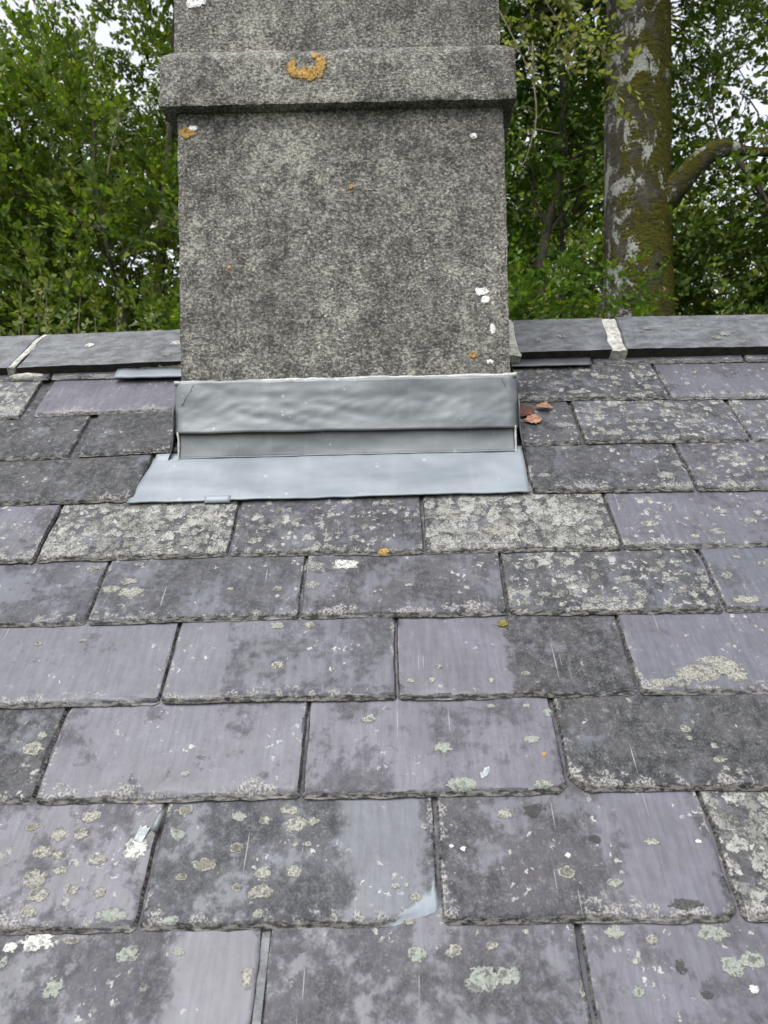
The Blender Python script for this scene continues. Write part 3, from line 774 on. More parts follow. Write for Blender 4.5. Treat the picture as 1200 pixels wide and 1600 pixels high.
# ------------------------------------------------------------------ the chimney
CX0, CX1, CY0 = -0.373, 0.203, 1.275
CY1 = CY0 + 0.576
chim = empty('chimney', ((CX0 + CX1) / 2, CY0, EYE_Z), 'speckled grey cement rendered square chimney with a projecting collar and orange lichen', 'chimney')
def cdisp(p):
    q = p * 30; r = p * 105; t = p * 8
    a = 0.0016 * nz(q.x, q.y, q.z) + 0.0013 * nz(r.x, r.y, r.z) + 0.0016 * nz(t.x, t.y, t.z)
    b = 0.0010 * nz(q.x + 9, q.y, q.z) + 0.0010 * nz(r.x + 5, r.y, r.z)
    c = 0.0010 * nz(q.x, q.y + 7, q.z) + 0.0010 * nz(r.x, r.y + 3, r.z)
    return Vector((b, a, c))
def rough_box(name, x0, x1, y0, y1, z0, z1, rnd, res, parent, tilt=0.0, amp=1.0, weather=0.0):
    """box with worn edges and an uneven rendered face, in metres from the eye"""
    lo, hi = Vector((x0, y0, z0)), Vector((x1, y1, z1))
    def n_of(a, b, r): return max(2, int((b - a) / r) + 1)
    V, F, off = [], [], 0
    def face(fn, nu, nv, flip):
        nonlocal off
        for v in np.linspace(0, 1, nv):
            for u in np.linspace(0, 1, nu):
                V.append(fn(u, v))
        F.append(grid_faces(nv, nu, off, flip)); off += nu * nv
    L = lambda a, b, t: a + (b - a) * t
    nxf, nzf = n_of(x0, x1, res), n_of(z0, z1, res)
    nyc = n_of(y0, y1, res * 2)
    face(lambda u, v: (L(x0, x1, u), y0, L(z0, z1, v)), nxf, nzf, False)
    face(lambda u, v: (L(x0, x1, u), y1, L(z0, z1, v)), nxf // 2, nzf // 2, True)
    face(lambda u, v: (x0, L(y0, y1, u), L(z0, z1, v)), nyc, nzf, True)
    face(lambda u, v: (x1, L(y0, y1, u), L(z0, z1, v)), nyc, nzf, False)
    face(lambda u, v: (L(x0, x1, u), L(y0, y1, v), z0), nxf, nyc, True)
    face(lambda u, v: (L(x0, x1, u), L(y0, y1, v), z1), nxf, nyc, False)
    out = []
    cx = (x0 + x1) / 2
    for p in V:
        p = Vector(p)
        r = rnd * (1 + .8 * nz(p.x * 25, p.y * 25, p.z * 25))
        q = Vector([min(max(p[i], lo[i] + r), hi[i] - r) for i in range(3)])
        d = p - q
        k = sum(1 for i in range(3) if abs(d[i]) > 1e-9)
        if k > 1: p = q + d.normalized() * r
        if weather and p.z > z1 - weather:               # weathered slope along the top edge
            k = (p.z - z1 + weather) * 0.95
            p.x = min(max(p.x, x0 + k), x1 - k); p.y = min(max(p.y, y0 + k), y1 - k)
        p = p + cdisp(p) * amp
        p.z += tilt * (p.x - cx)
        out.append((p.x - chim.location.x, p.y - chim.location.y, p.z))
    return obj(name, mesh_np(name, out, F), M['render'], parent)
stack = rough_box('stack', CX0, CX1, CY0, CY1, -0.55, 0.745, .006, .0065, chim)
collar = rough_box('collar', CX0 - .0235, CX1 + .0195, CY0 - .0225, CY1 + .0225, 0.7385, 0.8440, .005, .0065, chim, tilt=-.010, amp=1.3, weather=.018)
shaft = rough_box('shaft', CX0 - .004, CX1 - .003, CY0 + .003, CY1 - .003, 0.82, 1.75, .006, .008, chim)
for i_, (x, z, rx, rz, kind, par) in enumerate([(-.138, .792, .030, .014, 'o', collar), (-.164, .803, .010, .015, 'o', collar), (-.114, .806, .011, .017, 'o', collar),
        (-.124, .822, .008, .006, 'o', collar), (-.354, .707, .018, .010, 'o', stack), (-.344, .714, .009, .006, 'x', stack), (-.068, .602, .004, .005, 'o', stack), (-.284, .466, .004, .0035, 'o', stack),
        (.138, .301, .008, .0055, 'o', stack), (.155, .412, .013, .009, 'x', stack), (.161, .397, .008, .009, 'x', stack), (.148, .685, .0065, .006, 'x', stack), (.166, .289, .006, .005, 'x', stack),
        (-.336, .941, .019, .011, 'x', shaft), (.100, .543, .004, .003, 'c', stack), (.172, .345, .006, .010, 'x', stack), (-.10, .63, .006, .010, 'c', stack)]):
    yf = {collar: CY0 - .0225, stack: CY0, shaft: CY0 + .003}[par]
    def zf(dx, dz, x=x, z=z, yf=yf, k=1.3 if par is collar else 1.0):
        return -cdisp(Vector((x + dx, yf, z + dz))).y * k + 0.0004
    me = patch_mesh(rx, rz, 50 + i_ * 3.1, zf, 0.0016)
    obj('lichen_patch', me, M['l_' + kind], par, (x - chim.location.x, yf - chim.location.y, z), (math.pi / 2, 0, 0))

# ------------------------------------------------------------------ lead flashing
flash = empty('lead_flashing', ((CX0 + CX1) / 2, CY0, EYE_Z), 'grey lead flashing dressed round the foot of the chimney with a broad apron', 'flashing')
FO = flash.location
def sheet(name, fn, nu, nv, th, mat, parent=flash):
    """sheet of real thickness: fn(a, b) gives a point (metres from the eye), th is the vector to its back"""
    A = np.array([fn(a, b) for b in np.linspace(0, 1, nv) for a in np.linspace(0, 1, nu)])
    A = A - np.array([FO.x, FO.y, 0.0])
    B = A + np.array(th)
    n = nu * nv
    loop = list(range(nu)) + [r * nu + nu - 1 for r in range(1, nv)] + [(nv - 1) * nu + c for c in range(nu - 2, -1, -1)] + [r * nu for r in range(nv - 2, 0, -1)]
    m = len(loop)
    sk = np.array([(loop[i], loop[i] + n, loop[(i + 1) % m] + n, loop[(i + 1) % m]) for i in range(m)])
    return obj(name, mesh_np(name, np.concatenate([A, B]), [grid_faces(nv, nu), grid_faces(nv, nu, n, True), sk]), mat, parent)
def eye_slope(u, s, n):                                 # point on the slope, from the eye
    q = slope(u, s, n) + FOOT
    return (q.x, q.y, q.z - EYE_Z)
# cover flashing: wraps the front and both cheeks of the stack
PATH = [(CX0 - .0080, CY0 + .16), (CX0 - .0085, CY0 + .012), (CX0 - .006, CY0 - .004), (CX0 + .004, CY0 - .0075), (CX1 - .004, CY0 - .0075), (CX1 + .006, CY0 - .004), (CX1 + .0085, CY0 + .012), (CX1 + .0080, CY0 + .16)]
_pl = [0]
for (a, b), (c, d) in zip(PATH, PATH[1:]): _pl.append(_pl[-1] + math.hypot(c - a, d - b))
def along(t):
    t *= _pl[-1]
    for i in range(len(PATH) - 1):
        if t <= _pl[i + 1] or i == len(PATH) - 2:
            k = (t - _pl[i]) / (_pl[i + 1] - _pl[i])
            return PATH[i][0] + (PATH[i + 1][0] - PATH[i][0]) * k, PATH[i][1] + (PATH[i + 1][1] - PATH[i][1]) * k
def cover(a, b):
    x, y = along(a)
    z = 0.1715 + 0.0035 * (1 - (x - CX0) / (CX1 - CX0)) + 0.0012 * nz(x * 14, 3) + b * (0.091 + .0015 * nz(x * 20, 7))
    w = 0.0044 * nz(x * 7, z * 16, 1) + 0.0040 * abs(nz(x * 11 + z * 22, z * 26, 5)) + 0.0026 * abs(nz(x * 30 - z * 40, z * 55, 9))
    w = w * (0.35 + 0.65 * math.sin(math.pi * min(1, b * 1.02)))
    out = 0.0015 + 0.0065 * (1 - b) ** 2
    if CX0 < x < CX1: y -= out + w * .9
    else: x += (-1 if x < 0 else 1) * (out * .5 + abs(w) * .3)
    # cheek part steps up with the slope
    if y > CY0 + .02: z += (y - CY0 - .02) * 0.9
    return (x, y, z)
sheet('cover_flashing', cover, 170, 22, (0, .0022, 0), M['lead'])
for x_, lean in ((CX0 + .016, .010), (CX1 - .012, -.007)):
    def seam(a, b, x_=x_, lean=lean):
        x = x_ + lean * (b - .5) * 2 + (a - .5) * .0022 + .002 * nz(b * 5, x_)
        z = .225 + b * .034
        return (x, CY0 - .0108 - .0012 * math.sin(a * math.pi) + .001 * nz(b * 6, 4), z)
    sheet('lapped_seam', seam, 4, 14, (0, .002, 0), M['lead'])
def upst(a, b):
    x = CX0 - .004 + a * (CX1 - CX0 + .008)
    z = 0.131 + b * 0.055
    w = 0.0022 * nz(x * 9, z * 30, 4) + 0.0012 * nz(x * 30, z * 50, 6)
    return (x, CY0 - .0048 - w * .8 - .003 * (1 - b) ** 3, z)
sheet('upstand', upst, 90, 10, (0, .0022, 0), M['lead'])
def apron(a, b):
    ul = -.4370 + .022 * min(1, b * 1.0) + .0008 * nz(b * 9, 1); ur = .2140 + .0035 * b
    u = ul + (ur - ul) * a
    s = .8815 + .0045 * a + .0018 * nz(u * 16, 2) + .0008 * nz(u * 55, 9) + b * (.1225 - .0045 * a)
    n = .0052 - .0035 * b + .0011 * nz(u * 9, s * 12, 3) + .0008 * nz(u * 34, s * 34, 3)
    if b > .93: n += (b - .93) / .07 * .004
    return eye_slope(u, s, n)
sheet('apron', apron, 110, 26, (0, .0022 * SP, -.0022 * CP), M['apron'])
for u0, u1, s0 in ((-.3105, -.2690, .8795),):
    sheet('strap', lambda a, b: eye_slope(u0 + (u1 - u0) * a, s0 + b * .012, .0068 + .0006 * nz(a * 3, b, u0 * 9) - .004 * (1 - b) ** 4), 8, 5, (0, .002 * SP, -.002 * CP), M['apron'])
# the cheeks: lead turned up against both sides of the stack and following the slope
for sx, x_ in ((-1, CX0 - .0070), (1, CX1 + .0070)):
    def cheek(a, b):
        y = CY0 - .010 + a * .30
        zr = (y - FOOT.y) * SP / CP + FOOT.z - EYE_Z
        return (x_ + sx * (.0045 + .001 * nz(y * 20, b * 4)) + sx * .009 * (1 - b) ** 4, y, zr + .003 + b * .085)
    sheet('cheek_flashing', cheek, 24, 8, (-sx * .0022, 0, 0), M['lead_dark'])
sheet('saddle_strip', lambda a, b: eye_slope(.226 + a * .163, 1.2510 + .0012 * nz(a * 4, 2) + b * .033, .0080 + .0008 * nz(a * 5, b)), 24, 5, (0, .002 * SP, -.002 * CP), M['lead_dark'])
sheet('saddle_strip', lambda a, b: eye_slope(-.553 + a * .172, 1.2430 + .0035 * nz(a * 5, 12) + b * .033, .0105 + .0016 * nz(a * 5, b, 4)), 24, 5, (0, .003 * SP, -.003 * CP), M['apron'])
# pale pointing run along the top of the cover flashing
def bead(name, x0, x1, zf, yf, rad, n, mat):
    pts = [(x - FO.x, yf(x) - FO.y, zf(x)) for x in np.linspace(x0, x1, n)]
    return lump_strip(name, pts, [rad * (1 + .35 * nz(x * 25, 4)) for x in np.linspace(x0, x1, n)], mat, flash, k=10, amp=.25, f=70)
bead('pointing', CX0 - .008, CX1 + .008, lambda x: .2635 + .0018 * nz(x * 12, 8) - .0005 * (x - CX0), lambda x: CY0 - .004, .0044, 120, M['sealant'])
bead('pointing', CX0 - .002, CX1 + .004, lambda x: .1335 + .0008 * nz(x * 12, 3), lambda x: CY0 - .0075, .0014, 110, M['apron'])
for x_, z0, z1 in ((CX0 - .002, .128, .178), (CX1 + .003, .128, .176)):
    pts = [(x_ - FO.x + .001 * nz(z * 60, x_), -.0085, z) for z in np.linspace(z0, z1, 14)]
    lump_strip('pointing', pts, [.0022] * 14, M['sealant'], flash, amp=.4)

# ------------------------------------------------------------------ small things lying on the slates
def dead_leaf(u, s, n, ln, wd, rz, curl, label, mat, group):
    V = []
    for i in range(11):
        t = i / 10
        w = wd * math.sin(math.pi * min(1, t * .96 + .03)) ** .8 * (1 + .45 * nz(i * 1.3, u * 50))
        for j in range(5):
            q = (j - 2) / 2
            V.append(((t - .5) * ln, q * w, abs(q) ** 1.6 * w * curl + .006 * math.sin(t * 3) * curl + .0012 * nz(i * .7, j * .9, u * 30)))
    A = np.array(V); B = A + np.array((0, 0, -.0006))
    nn = len(A)
    loop = list(range(5)) + [r * 5 + 4 for r in range(1, 11)] + [50 + c for c in range(3, -1, -1)] + [r * 5 for r in range(9, 0, -1)]
    m = len(loop)
    sk = np.array([(loop[i], loop[i] + nn, loop[(i + 1) % m] + nn, loop[(i + 1) % m]) for i in range(m)])
    me = mesh_np('dead_leaf', np.concatenate([A, B]), [grid_faces(11, 5), grid_faces(11, 5, nn, True), sk])
    root = empty('dead_leaf', FOOT + slope(u, s, n), label, 'leaf', group)
    root.rotation_euler = (PITCH, 0, 0)
    b = obj('blade', me, mat, root, (0, 0, 0), (0, 0, rz))
    pts = [(-ln * .5 - .012, .001, .002), (-ln * .5, 0, .001), (0, 0, .0006), (ln * .45, 0, .001)]
    V2, F2 = tube(pts, [.0007, .0006, .0005, .0003], 5)
    obj('stalk', mesh_np('stalk', V2, F2), mat, root, (0, 0, 0), (0, 0, rz))
dead_leaf(.2480, 1.080, .0035, .034, .013, .15, .18, 'pale orange-brown dead leaf lying nearest the viewer by the flashing', M['dead_leaf'], 'dead leaves by the flashing')
dead_leaf(.2370, 1.104, .0035, .040, .014, .6, .2, 'dark reddish-brown dead leaf tucked against the right flashing corner', M['dead_leaf_dark'], 'dead leaves by the flashing')
dead_leaf(.2740, 1.1165, .0035, .032, .008, -.15, .45, 'thin curled brown dead leaf, the one farthest from the flashing', M['dead_leaf'], 'dead leaves by the flashing')

def shard(name, u, s, n, outline, th, rz, ry, label, category, mat):
    k = len(outline)
    V = [(x, y, 0.0) for x, y in outline] + [(x * .93, y * .93, th * (1 + .25 * nz(x * 300, y * 300))) for x, y in outline] + [(0, 0, th * 1.15)]
    F4 = np.array([(i, (i + 1) % k, k + (i + 1) % k, k + i) for i in range(k)])
    F3 = np.array([(k + i, k + (i + 1) % k, 2 * k) for i in range(k)])
    me = mesh_np(name, V, [F4, F3, np.array([list(range(k))[::-1]])], smooth=False)
    o = obj(name, me, mat, None, FOOT + slope(u, s, n), (PITCH, 0, 0))
    o.rotation_euler.rotate_axis('Z', rz); o.rotation_euler.rotate_axis('Y', ry)
    return tag(o, label, category)
shard('lead_offcut', -.2855, .3480, -.0010, [(-.0055, -.010), (.0045, -.011), (.0065, .008), (.003, .006), (.001, .009), (-.003, .0055), (-.0055, .008)], .0035, -.25, .12, 'small pale folded lead offcut lying on a lichen-covered slate', 'offcut', M['slate_chip'])
pts = [(-.0028, -.011, .002), (-.001, -.004, .003), (.001, .004, .003), (.0035, .011, .002)]
V_, F_ = tube(pts, [.0040, .0042, .0042, .0036], 8)
o_ = obj('lead_clip', mesh_np('lead_clip', V_, [F_, np.array([list(range(8))[::-1]]), np.array([list(range(24, 32))])]), M['lead'], None, FOOT + slope(-.2690, .3590, .003), (PITCH, 0, 0))
tag(o_, 'rolled grey lead clip hooked in the joint between two slates', 'clip')
shard('slate_chip', -.2500, .5255, .0020, [(-.014, -.003), (.004, -.004), (.014, .000), (.012, .004), (-.004, .0035), (-.013, .001)], .002, .1, .0, 'thin pale sliver of slate lying on the tail of a slate', 'chip', M['slate_chip'])
shard('slate_chip', .0935, .4100, .0010, [(-.007, -.007), (.001, -.004), (.006, .001), (.0075, .007), (.001, .006), (-.002, .002), (-.007, .001)], .0028, .2, .1, 'small pale folded chip lying in the middle of a purple slate', 'chip', M['slate_chip'])
shard('moss_tuft', .1395, .6255, -.0030, [(-.007, -.004), (.0, -.006), (.007, -.003), (.008, .003), (.002, .006), (-.006, .004)], .004, 0, 0, 'tiny yellow-green moss tuft in a slate joint', 'moss', M['moss'])

# ------------------------------------------------------------------ trees
RN = np.random.default_rng(5)
def unit(v): return v / (np.linalg.norm(v, axis=-1, keepdims=True) + 1e-9)

def sprays(pos, axis, spread, length, per, leaf, rng, droop=0.15, flat=0.6, tint_shift=0.0):
    """leafy twigs: pos (S,3) start points, axis (S,3) preferred directions; returns leaf mesh arrays, tint and twig tubes"""
    S = len(pos)
    d = unit(axis + rng.normal(0, spread, (S, 3)))
    ln = length * rng.uniform(.6, 1.25, S)
    up = np.array([0, 0, 1.0])
    nrm = unit(up * flat + rng.normal(0, .45, (S, 3)))
    side = unit(np.cross(d, nrm)); nrm = np.cross(side, d)
    k = np.arange(per)
    t = (k[None, :] + rng.uniform(.1, .9, (S, per))) / per
    base = pos[:, None, :] + d[:, None, :] * (ln[:, None] * t)[..., None]
    base[..., 2] -= droop * (t ** 2) * ln[:, None]
    sgn = np.where(k % 2 == 0, 1.0, -1.0)[None, :]
    ang = rng.uniform(.5, 1.15, (S, per)) * (1 - .55 * t)
    ax = unit(d[:, None, :] * np.cos(ang)[..., None] + side[:, None, :] * (sgn * np.sin(ang))[..., None] + rng.normal(0, .22, (S, per, 3)))
    ln_n = unit(nrm[:, None, :] + rng.normal(0, .42, (S, per, 3)))
    sd = unit(np.cross(ax, ln_n)); ln_n = np.cross(sd, ax)
    sz = leaf * rng.uniform(.6, 1.25, (S, per)) * (1 - .3 * t)
    B = base.reshape(-1, 3); A = ax.reshape(-1, 3); D = sd.reshape(-1, 3); Nn = ln_n.reshape(-1, 3); Z = sz.reshape(-1)[:, None]
    w = 0.30
    fold = rng.uniform(.05, .28, (len(B), 1))
    V = np.stack([B + A * Z * .08,
                  B + A * Z * .42 + D * Z * w + Nn * Z * w * fold, B + A * Z * .80 + D * Z * w * .62 + Nn * Z * w * fold * .5,
                  B + A * Z * 1.1 - Nn * Z * .08,
                  B + A * Z * .80 - D * Z * w * .62 + Nn * Z * w * fold * .5, B + A * Z * .42 - D * Z * w + Nn * Z * w * fold], 1)
    n = len(B)
    o = np.arange(n)[:, None] * 6
    F = np.concatenate([o + np.array([[0, 1, 2, 3]]), o + np.array([[0, 3, 4, 5]])])
    tint = np.clip(rng.beta(2.2, 2.6, n) + np.repeat(rng.normal(0, .14, S), per) + tint_shift, 0, 1)
    # twig: three-sided prism from the start to the tip
    a = side * .0022; b = nrm * .0022
    tip = pos + d * ln[:, None]; tip[:, 2] -= droop * ln
    mid = pos + d * (ln * .5)[:, None]; mid[:, 2] -= droop * ln * .25
    TV = np.stack([pos + a, pos - a * .5 + b, pos - a * .5 - b, mid + a * .7, mid - a * .35 + b * .7, mid - a * .35 - b * .7, tip + a * .3, tip - a * .15 + b * .3, tip - a * .15 - b * .3], 1).reshape(-1, 3)
    q = np.arange(S)[:, None] * 9
    TF = np.concatenate([q + np.array([x]) for x in ((0, 1, 4, 3), (1, 2, 5, 4), (2, 0, 3, 5), (3, 4, 7, 6), (4, 5, 8, 7), (5, 3, 6, 8))])
    return V.reshape(-1, 3), F, np.repeat(tint, 6), TV, TF

def crown(parent, name, pos, axis, mat, rng, **kw):
    V, F, tint, TV, TF = sprays(pos, axis, kw.pop('spread', .5), kw.pop('length', .32), kw.pop('per', 11), kw.pop('leaf', .058), rng, **kw)
    loc = np.array(parent.location)
    me = mesh_np(name, V - loc, F)
    fattr(me, 'tint', tint)
    o = obj(name, me, mat, parent)
    t = obj('twigs', mesh_np('twigs', TV - loc, TF), M['bark_thin'], parent)
    t['kind'] = 'stuff'; o['kind'] = 'stuff'
    return o

def wob(p0, p1, n, amp, seed, sag=0.0):
    p0, p1 = np.array(p0, float), np.array(p1, float)
    L = np.linalg.norm(p1 - p0)
    out = []
    for i in range(n):
        t = i / (n - 1)
        p = p0 + (p1 - p0) * t
        e = math.sin(math.pi * t) ** .7 if 0 < t < 1 else 0
        w = np.array([nz(t * 3 + seed, 1.3), nz(t * 3 + seed, 5.1), nz(t * 3 + seed, 9.7) * .6]) * amp * L * e
        p = p + w; p[2] += sag * L * math.sin(math.pi * t)
        out.append(p)
    return out
def taper(a, b, n): return [a + (b - a) * (i / (n - 1)) ** .8 for i in range(n)]

def clumps(rng, n, box, keep=None, r=(.25, .5)):
    out = []
    while len(out) < n:
        p = np.array([rng.uniform(a, b) for a, b in box])
        if keep is None or keep(p): out.append((p, rng.uniform(*r)))
    return out
def scatter(rng, cl, per):
    P, C = [], []
    for c, r in cl:
        m = int(per * (r / .4) ** 2)
        q = unit(rng.normal(0, 1, (m, 3))) * (rng.uniform(0, 1, (m, 1)) ** .45) * r
        q[:, 2] *= .75
        P.append(c + q); C.append(unit(q) * .6)
    return np.concatenate(P), np.concatenate(C)
def branch_net(parent, stems, cl, r0, name='branches', mat=None, seed=0, skip=None):
    """a limb from the nearest stem to each clump of foliage"""
    parts = []
    SP_ = np.concatenate([np.array(s) for s in stems])
    for i, (c, r) in enumerate(cl):
        if skip is not None and skip(c): continue
        d = np.linalg.norm((SP_ - c) * np.array([1, 1, .8]) + np.array([0, 0, .35]), axis=1)
        a = SP_[np.argmin(d)]
        pts = wob(a, c, 7, .16, seed + i * 1.7, .05)
        parts.append(tube(pts, taper(r0, .005, 7), 5))
    V, F = merge(parts)
    return obj(name, mesh_np(name, V - np.array(parent.location), F), mat or M['bark_thin'], parent)
def stem_obj(parent, stems, radii, name='trunk', mat=None, k=10):
    for s, (a, b) in zip(stems, radii):
        V, F = tube(s, taper(a, b, len(s)), k)
        obj(name, mesh_np(name, V - np.array(parent.location), F), mat or M['bark_thin'], parent)
E0 = EYE_Z

# --- leafy tree left of the chimney, several stems
hb = empty('hedge_tree', (-2.2, 6.4, 0), 'dense green small-leaved tree standing behind the ridge left of the chimney', 'tree', 'trees behind the roof')
rng = np.random.default_rng(11)
stems = [wob((-2.2 + dx * .3, 6.4 + dy * .3, 0), (-2.2 + dx, 6.4 + dy, E0 + h), 16, .05, i * 4.1) for i, (dx, dy, h) in enumerate(((-.9, .3, 3.2), (.35, .1, 5.2), (1.1, .5, 4.8), (-1.7, .9, 2.6), (-.2, -.5, 3.6), (.8, -.5, 3.5)))]
stem_obj(hb, stems, [(.10, .018), (.12, .02), (.10, .018), (.09, .015), (.07, .012), (.07, .012)])
def keep_l(p):
    x, y, z = p[0] * 6 / p[1], p[1], (p[2] - E0) * 6 / p[1]
    if z > 3.68 + .45 * nz(x * 1.3, z * .9, 2) + .9 * max(0, x + 2.95) and x < -2.3: return rng.uniform() < .06
    if nz(x * 1.6, z * 1.6, 4) < -.34: return rng.uniform() < .45
    return True
cl = clumps(rng, 400, ((-4.9, -.2), (5.3, 9.4), (E0 + .2, E0 + 5.6)), keep_l, (.28, .52))
branch_net(hb, stems, cl, .014, seed=3, skip=lambda c: (c[2] - E0) * 6 / c[1] > 3.1 and c[0] * 6 / c[1] < -2.3)
P_, C_ = scatter(rng, cl, 46)
out = unit((P_ - np.array([-2.2, 6.8, 0])) * np.array([1, 1, 0])) * .45 + np.array([0, -.1, .55])
crown(hb, 'crown', P_, C_ + out, M['leaf_hedge'], rng, leaf=.068, per=12, length=.30)

# --- upright shoots close behind the ridge at the far left
sh = empty('shrub', (-2.6, 4.9, 0), 'paler upright leafy shoots rising just above the ridge at far left', 'shrub')
rng = np.random.default_rng(12)
stems, rad, P_, A_ = [], [], [], []
for i, (x, y, h) in enumerate(((-2.52, 4.9, 1.55), (-2.36, 4.9, 1.70), (-2.28, 4.8, 1.60), (-2.10, 4.9, 1.62), (-2.62, 5.0, 1.35), (-2.75, 4.9, 1.65), (-2.44, 4.8, 1.45), (-2.0, 4.9, 1.48), (-1.84, 4.9, 1.55), (-2.2, 4.9, 1.42), (-1.66, 4.9, 1.42), (-2.9, 4.9, 1.5), (-3.1, 4.9, 1.4))):
    s = wob((x - .1 * i % .3, y, E0 - 1.8), (x, y, E0 + h), 14, .035, i * 2.9)
    stems.append(s); rad.append((.008, .0025))
    for q in s[6:]:
        for _ in range(2 if i not in (1, 3) else 1):
            P_.append(q); A_.append((rng.normal(0, .6), rng.normal(0, .6), .55))
    P_ += [s[-1], s[-2]]; A_ += [(0, 0, 1.0), (.3, 0, .8)]
stem_obj(sh, stems, rad, 'stem', M['twig_pale'], 6)
crown(sh, 'crown', np.array(P_), np.array(A_), M['leaf_shoot'], rng, leaf=.052, per=7, length=.20, spread=.2)

# a long bare-stemmed shoot standing out of the tree
for (x0, z0, x1, z1, y) in ((-2.10, 2.7, -1.98, 3.30, 5.4),):
    s = wob((x0, y, E0 + z0), (x1, y, E0 + z1), 10, .03, 77)
    V, F = tube(s, taper(.006, .002, 10), 6)
    obj('branch', mesh_np('branch', V - np.array(hb.location), F), M['twig_pale'], hb)

# --- the big beech right of the chimney
bt = empty('beech_tree', (2.13, 6.6, 0), 'mossy old beech with a thick lichen-spotted trunk right of the chimney', 'tree', 'trees behind the roof')
rng = np.random.default_rng(13)
def trunk_mesh():
    k, n = 40, 90
    V = []
    for i in range(n):
        t = i / (n - 1); z = t * 11.0
        zr = z - E0
        cx = 2.19 + .028 * (zr - 1.8) + .03 * nz(z * .5, 2)
        r = .312 * (1 + .9 * math.exp(-z * 1.6)) * (1 - .035 * max(0, zr - 1.2))
        for j in range(k):
            th = 2 * math.pi * j / k
            rr = r * (1 + .05 * nz(math.cos(th) * 1.6, math.sin(th) * 1.6, z * .7) + .022 * nz(math.cos(th) * 5, math.sin(th) * 5, z * 2.4) + .012 * nz(math.cos(th) * 12, math.sin(th) * 12, z * 14))
            V.append((cx + rr * math.cos(th) - 2.13, rr * math.sin(th), z))
    i = np.arange(n - 1)[:, None] * k + np.arange(k)[None, :]
    j = np.arange(n - 1)[:, None] * k + (np.arange(k)[None, :] + 1) % k
    return mesh_np('trunk', V, np.stack([i, j, j + k, i + k], -1).reshape(-1, 4))
obj('trunk', trunk_mesh(), M['bark'], bt)
def limb(pts, rad, mat='bark_limb', name='limb', k=14):
    P = np.array(pts, float)
    t = np.linspace(0, len(P) - 1, len(P) * 6)
    Q = np.stack([np.interp(t, np.arange(len(P)), P[:, c]) for c in range(3)], 1)
    Q = np.stack([np.convolve(np.pad(Q[:, c], 4, 'edge'), np.ones(9) / 9, 'valid') for c in range(3)], 1)
    R_ = np.interp(t, np.arange(len(P)), rad)
    V, F = tube(Q, R_, k)
    for a in range(len(V)): V[a] += np.array([nz(*(V[a] * 6)), nz(*(V[a] * 6 + 4)), nz(*(V[a] * 6 + 8))]) * .016
    obj(name, mesh_np(name, V - np.array(bt.location), F), M[mat], bt)
    return [tuple(q) for q in Q]
z0 = E0
l1 = limb([(2.25, 6.55, z0 + 2.72), (2.48, 6.45, z0 + 2.92), (2.66, 6.4, z0 + 3.14), (2.86, 6.35, z0 + 3.27), (3.05, 6.35, z0 + 3.20), (3.35, 6.35, z0 + 3.18), (3.9, 6.3, z0 + 3.30), (4.8, 6.2, z0 + 3.4)], [.15, .112, .095, .080, .042, .038, .03, .02])
l2 = limb([(2.95, 6.35, z0 + 3.20), (3.10, 6.3, z0 + 2.95), (3.22, 6.25, z0 + 2.65), (3.35, 6.2, z0 + 2.4)], [.03, .022, .018, .012], 'bark_thin', 'limb', 8)
l3 = limb([(2.3, 6.6, z0 + 5.2), (2.9, 6.5, z0 + 5.6), (3.8, 6.4, z0 + 5.5), (5.0, 6.3, z0 + 5.3)], [.13, .10, .07, .04])
l4 = limb([(2.1, 6.6, z0 + 5.4), (1.5, 6.2, z0 + 6.0), (.6, 5.8, z0 + 6.0), (-.4, 5.5, z0 + 5.8)], [.13, .10, .07, .04])
l5 = limb([(2.2, 6.8, z0 + 4.9), (2.6, 7.6, z0 + 5.7), (3.3, 8.6, z0 + 5.9)], [.13, .09, .05])
def keep_r(p):
    x, z = p[0] * 7 / p[1], (p[2] - E0) * 7 / p[1]
    if abs(x - 2.35) < .40 and p[1] < 6.75: return False
    if z > 2.9: return nz(x * 1.5, z * 1.7, 9) > -.05 or rng.uniform() < .12
    return True
cl = clumps(rng, 135, ((2.75, 5.2), (6.0, 8.4), (E0 + 2.7, E0 + 5.9)), keep_r, (.24, .46)) + clumps(rng, 150, ((2.6, 5.0), (6.2, 8.2), (E0 + .9, E0 + 3.0)), keep_r, (.26, .46))
cl += clumps(rng, 50, ((-.6, 2.0), (6.6, 8.6), (E0 + 4.4, E0 + 6.6)), keep_r, (.3, .5))
branch_net(bt, [l1, l2, l3, l4, l5], cl, .010, seed=50, skip=lambda c: c[2] < E0 + 2.6)
# the crown overhead, above the picture: it shades the trunk and the trees under it
cl += clumps(rng, 170, ((-2.5, 6.0), (4.9, 10.5), (E0 + 5.6, E0 + 8.5)), lambda p: p[2] - E0 > .86 * p[1] + .35 and p[0] < 4.2, (.4, .6))
P_, C_ = scatter(rng, cl, 19)
crown(bt, 'crown', P_, C_ + np.array([.1, -.15, .05]), M['leaf_beech'], rng, leaf=.078, per=10, length=.34, droop=.3)

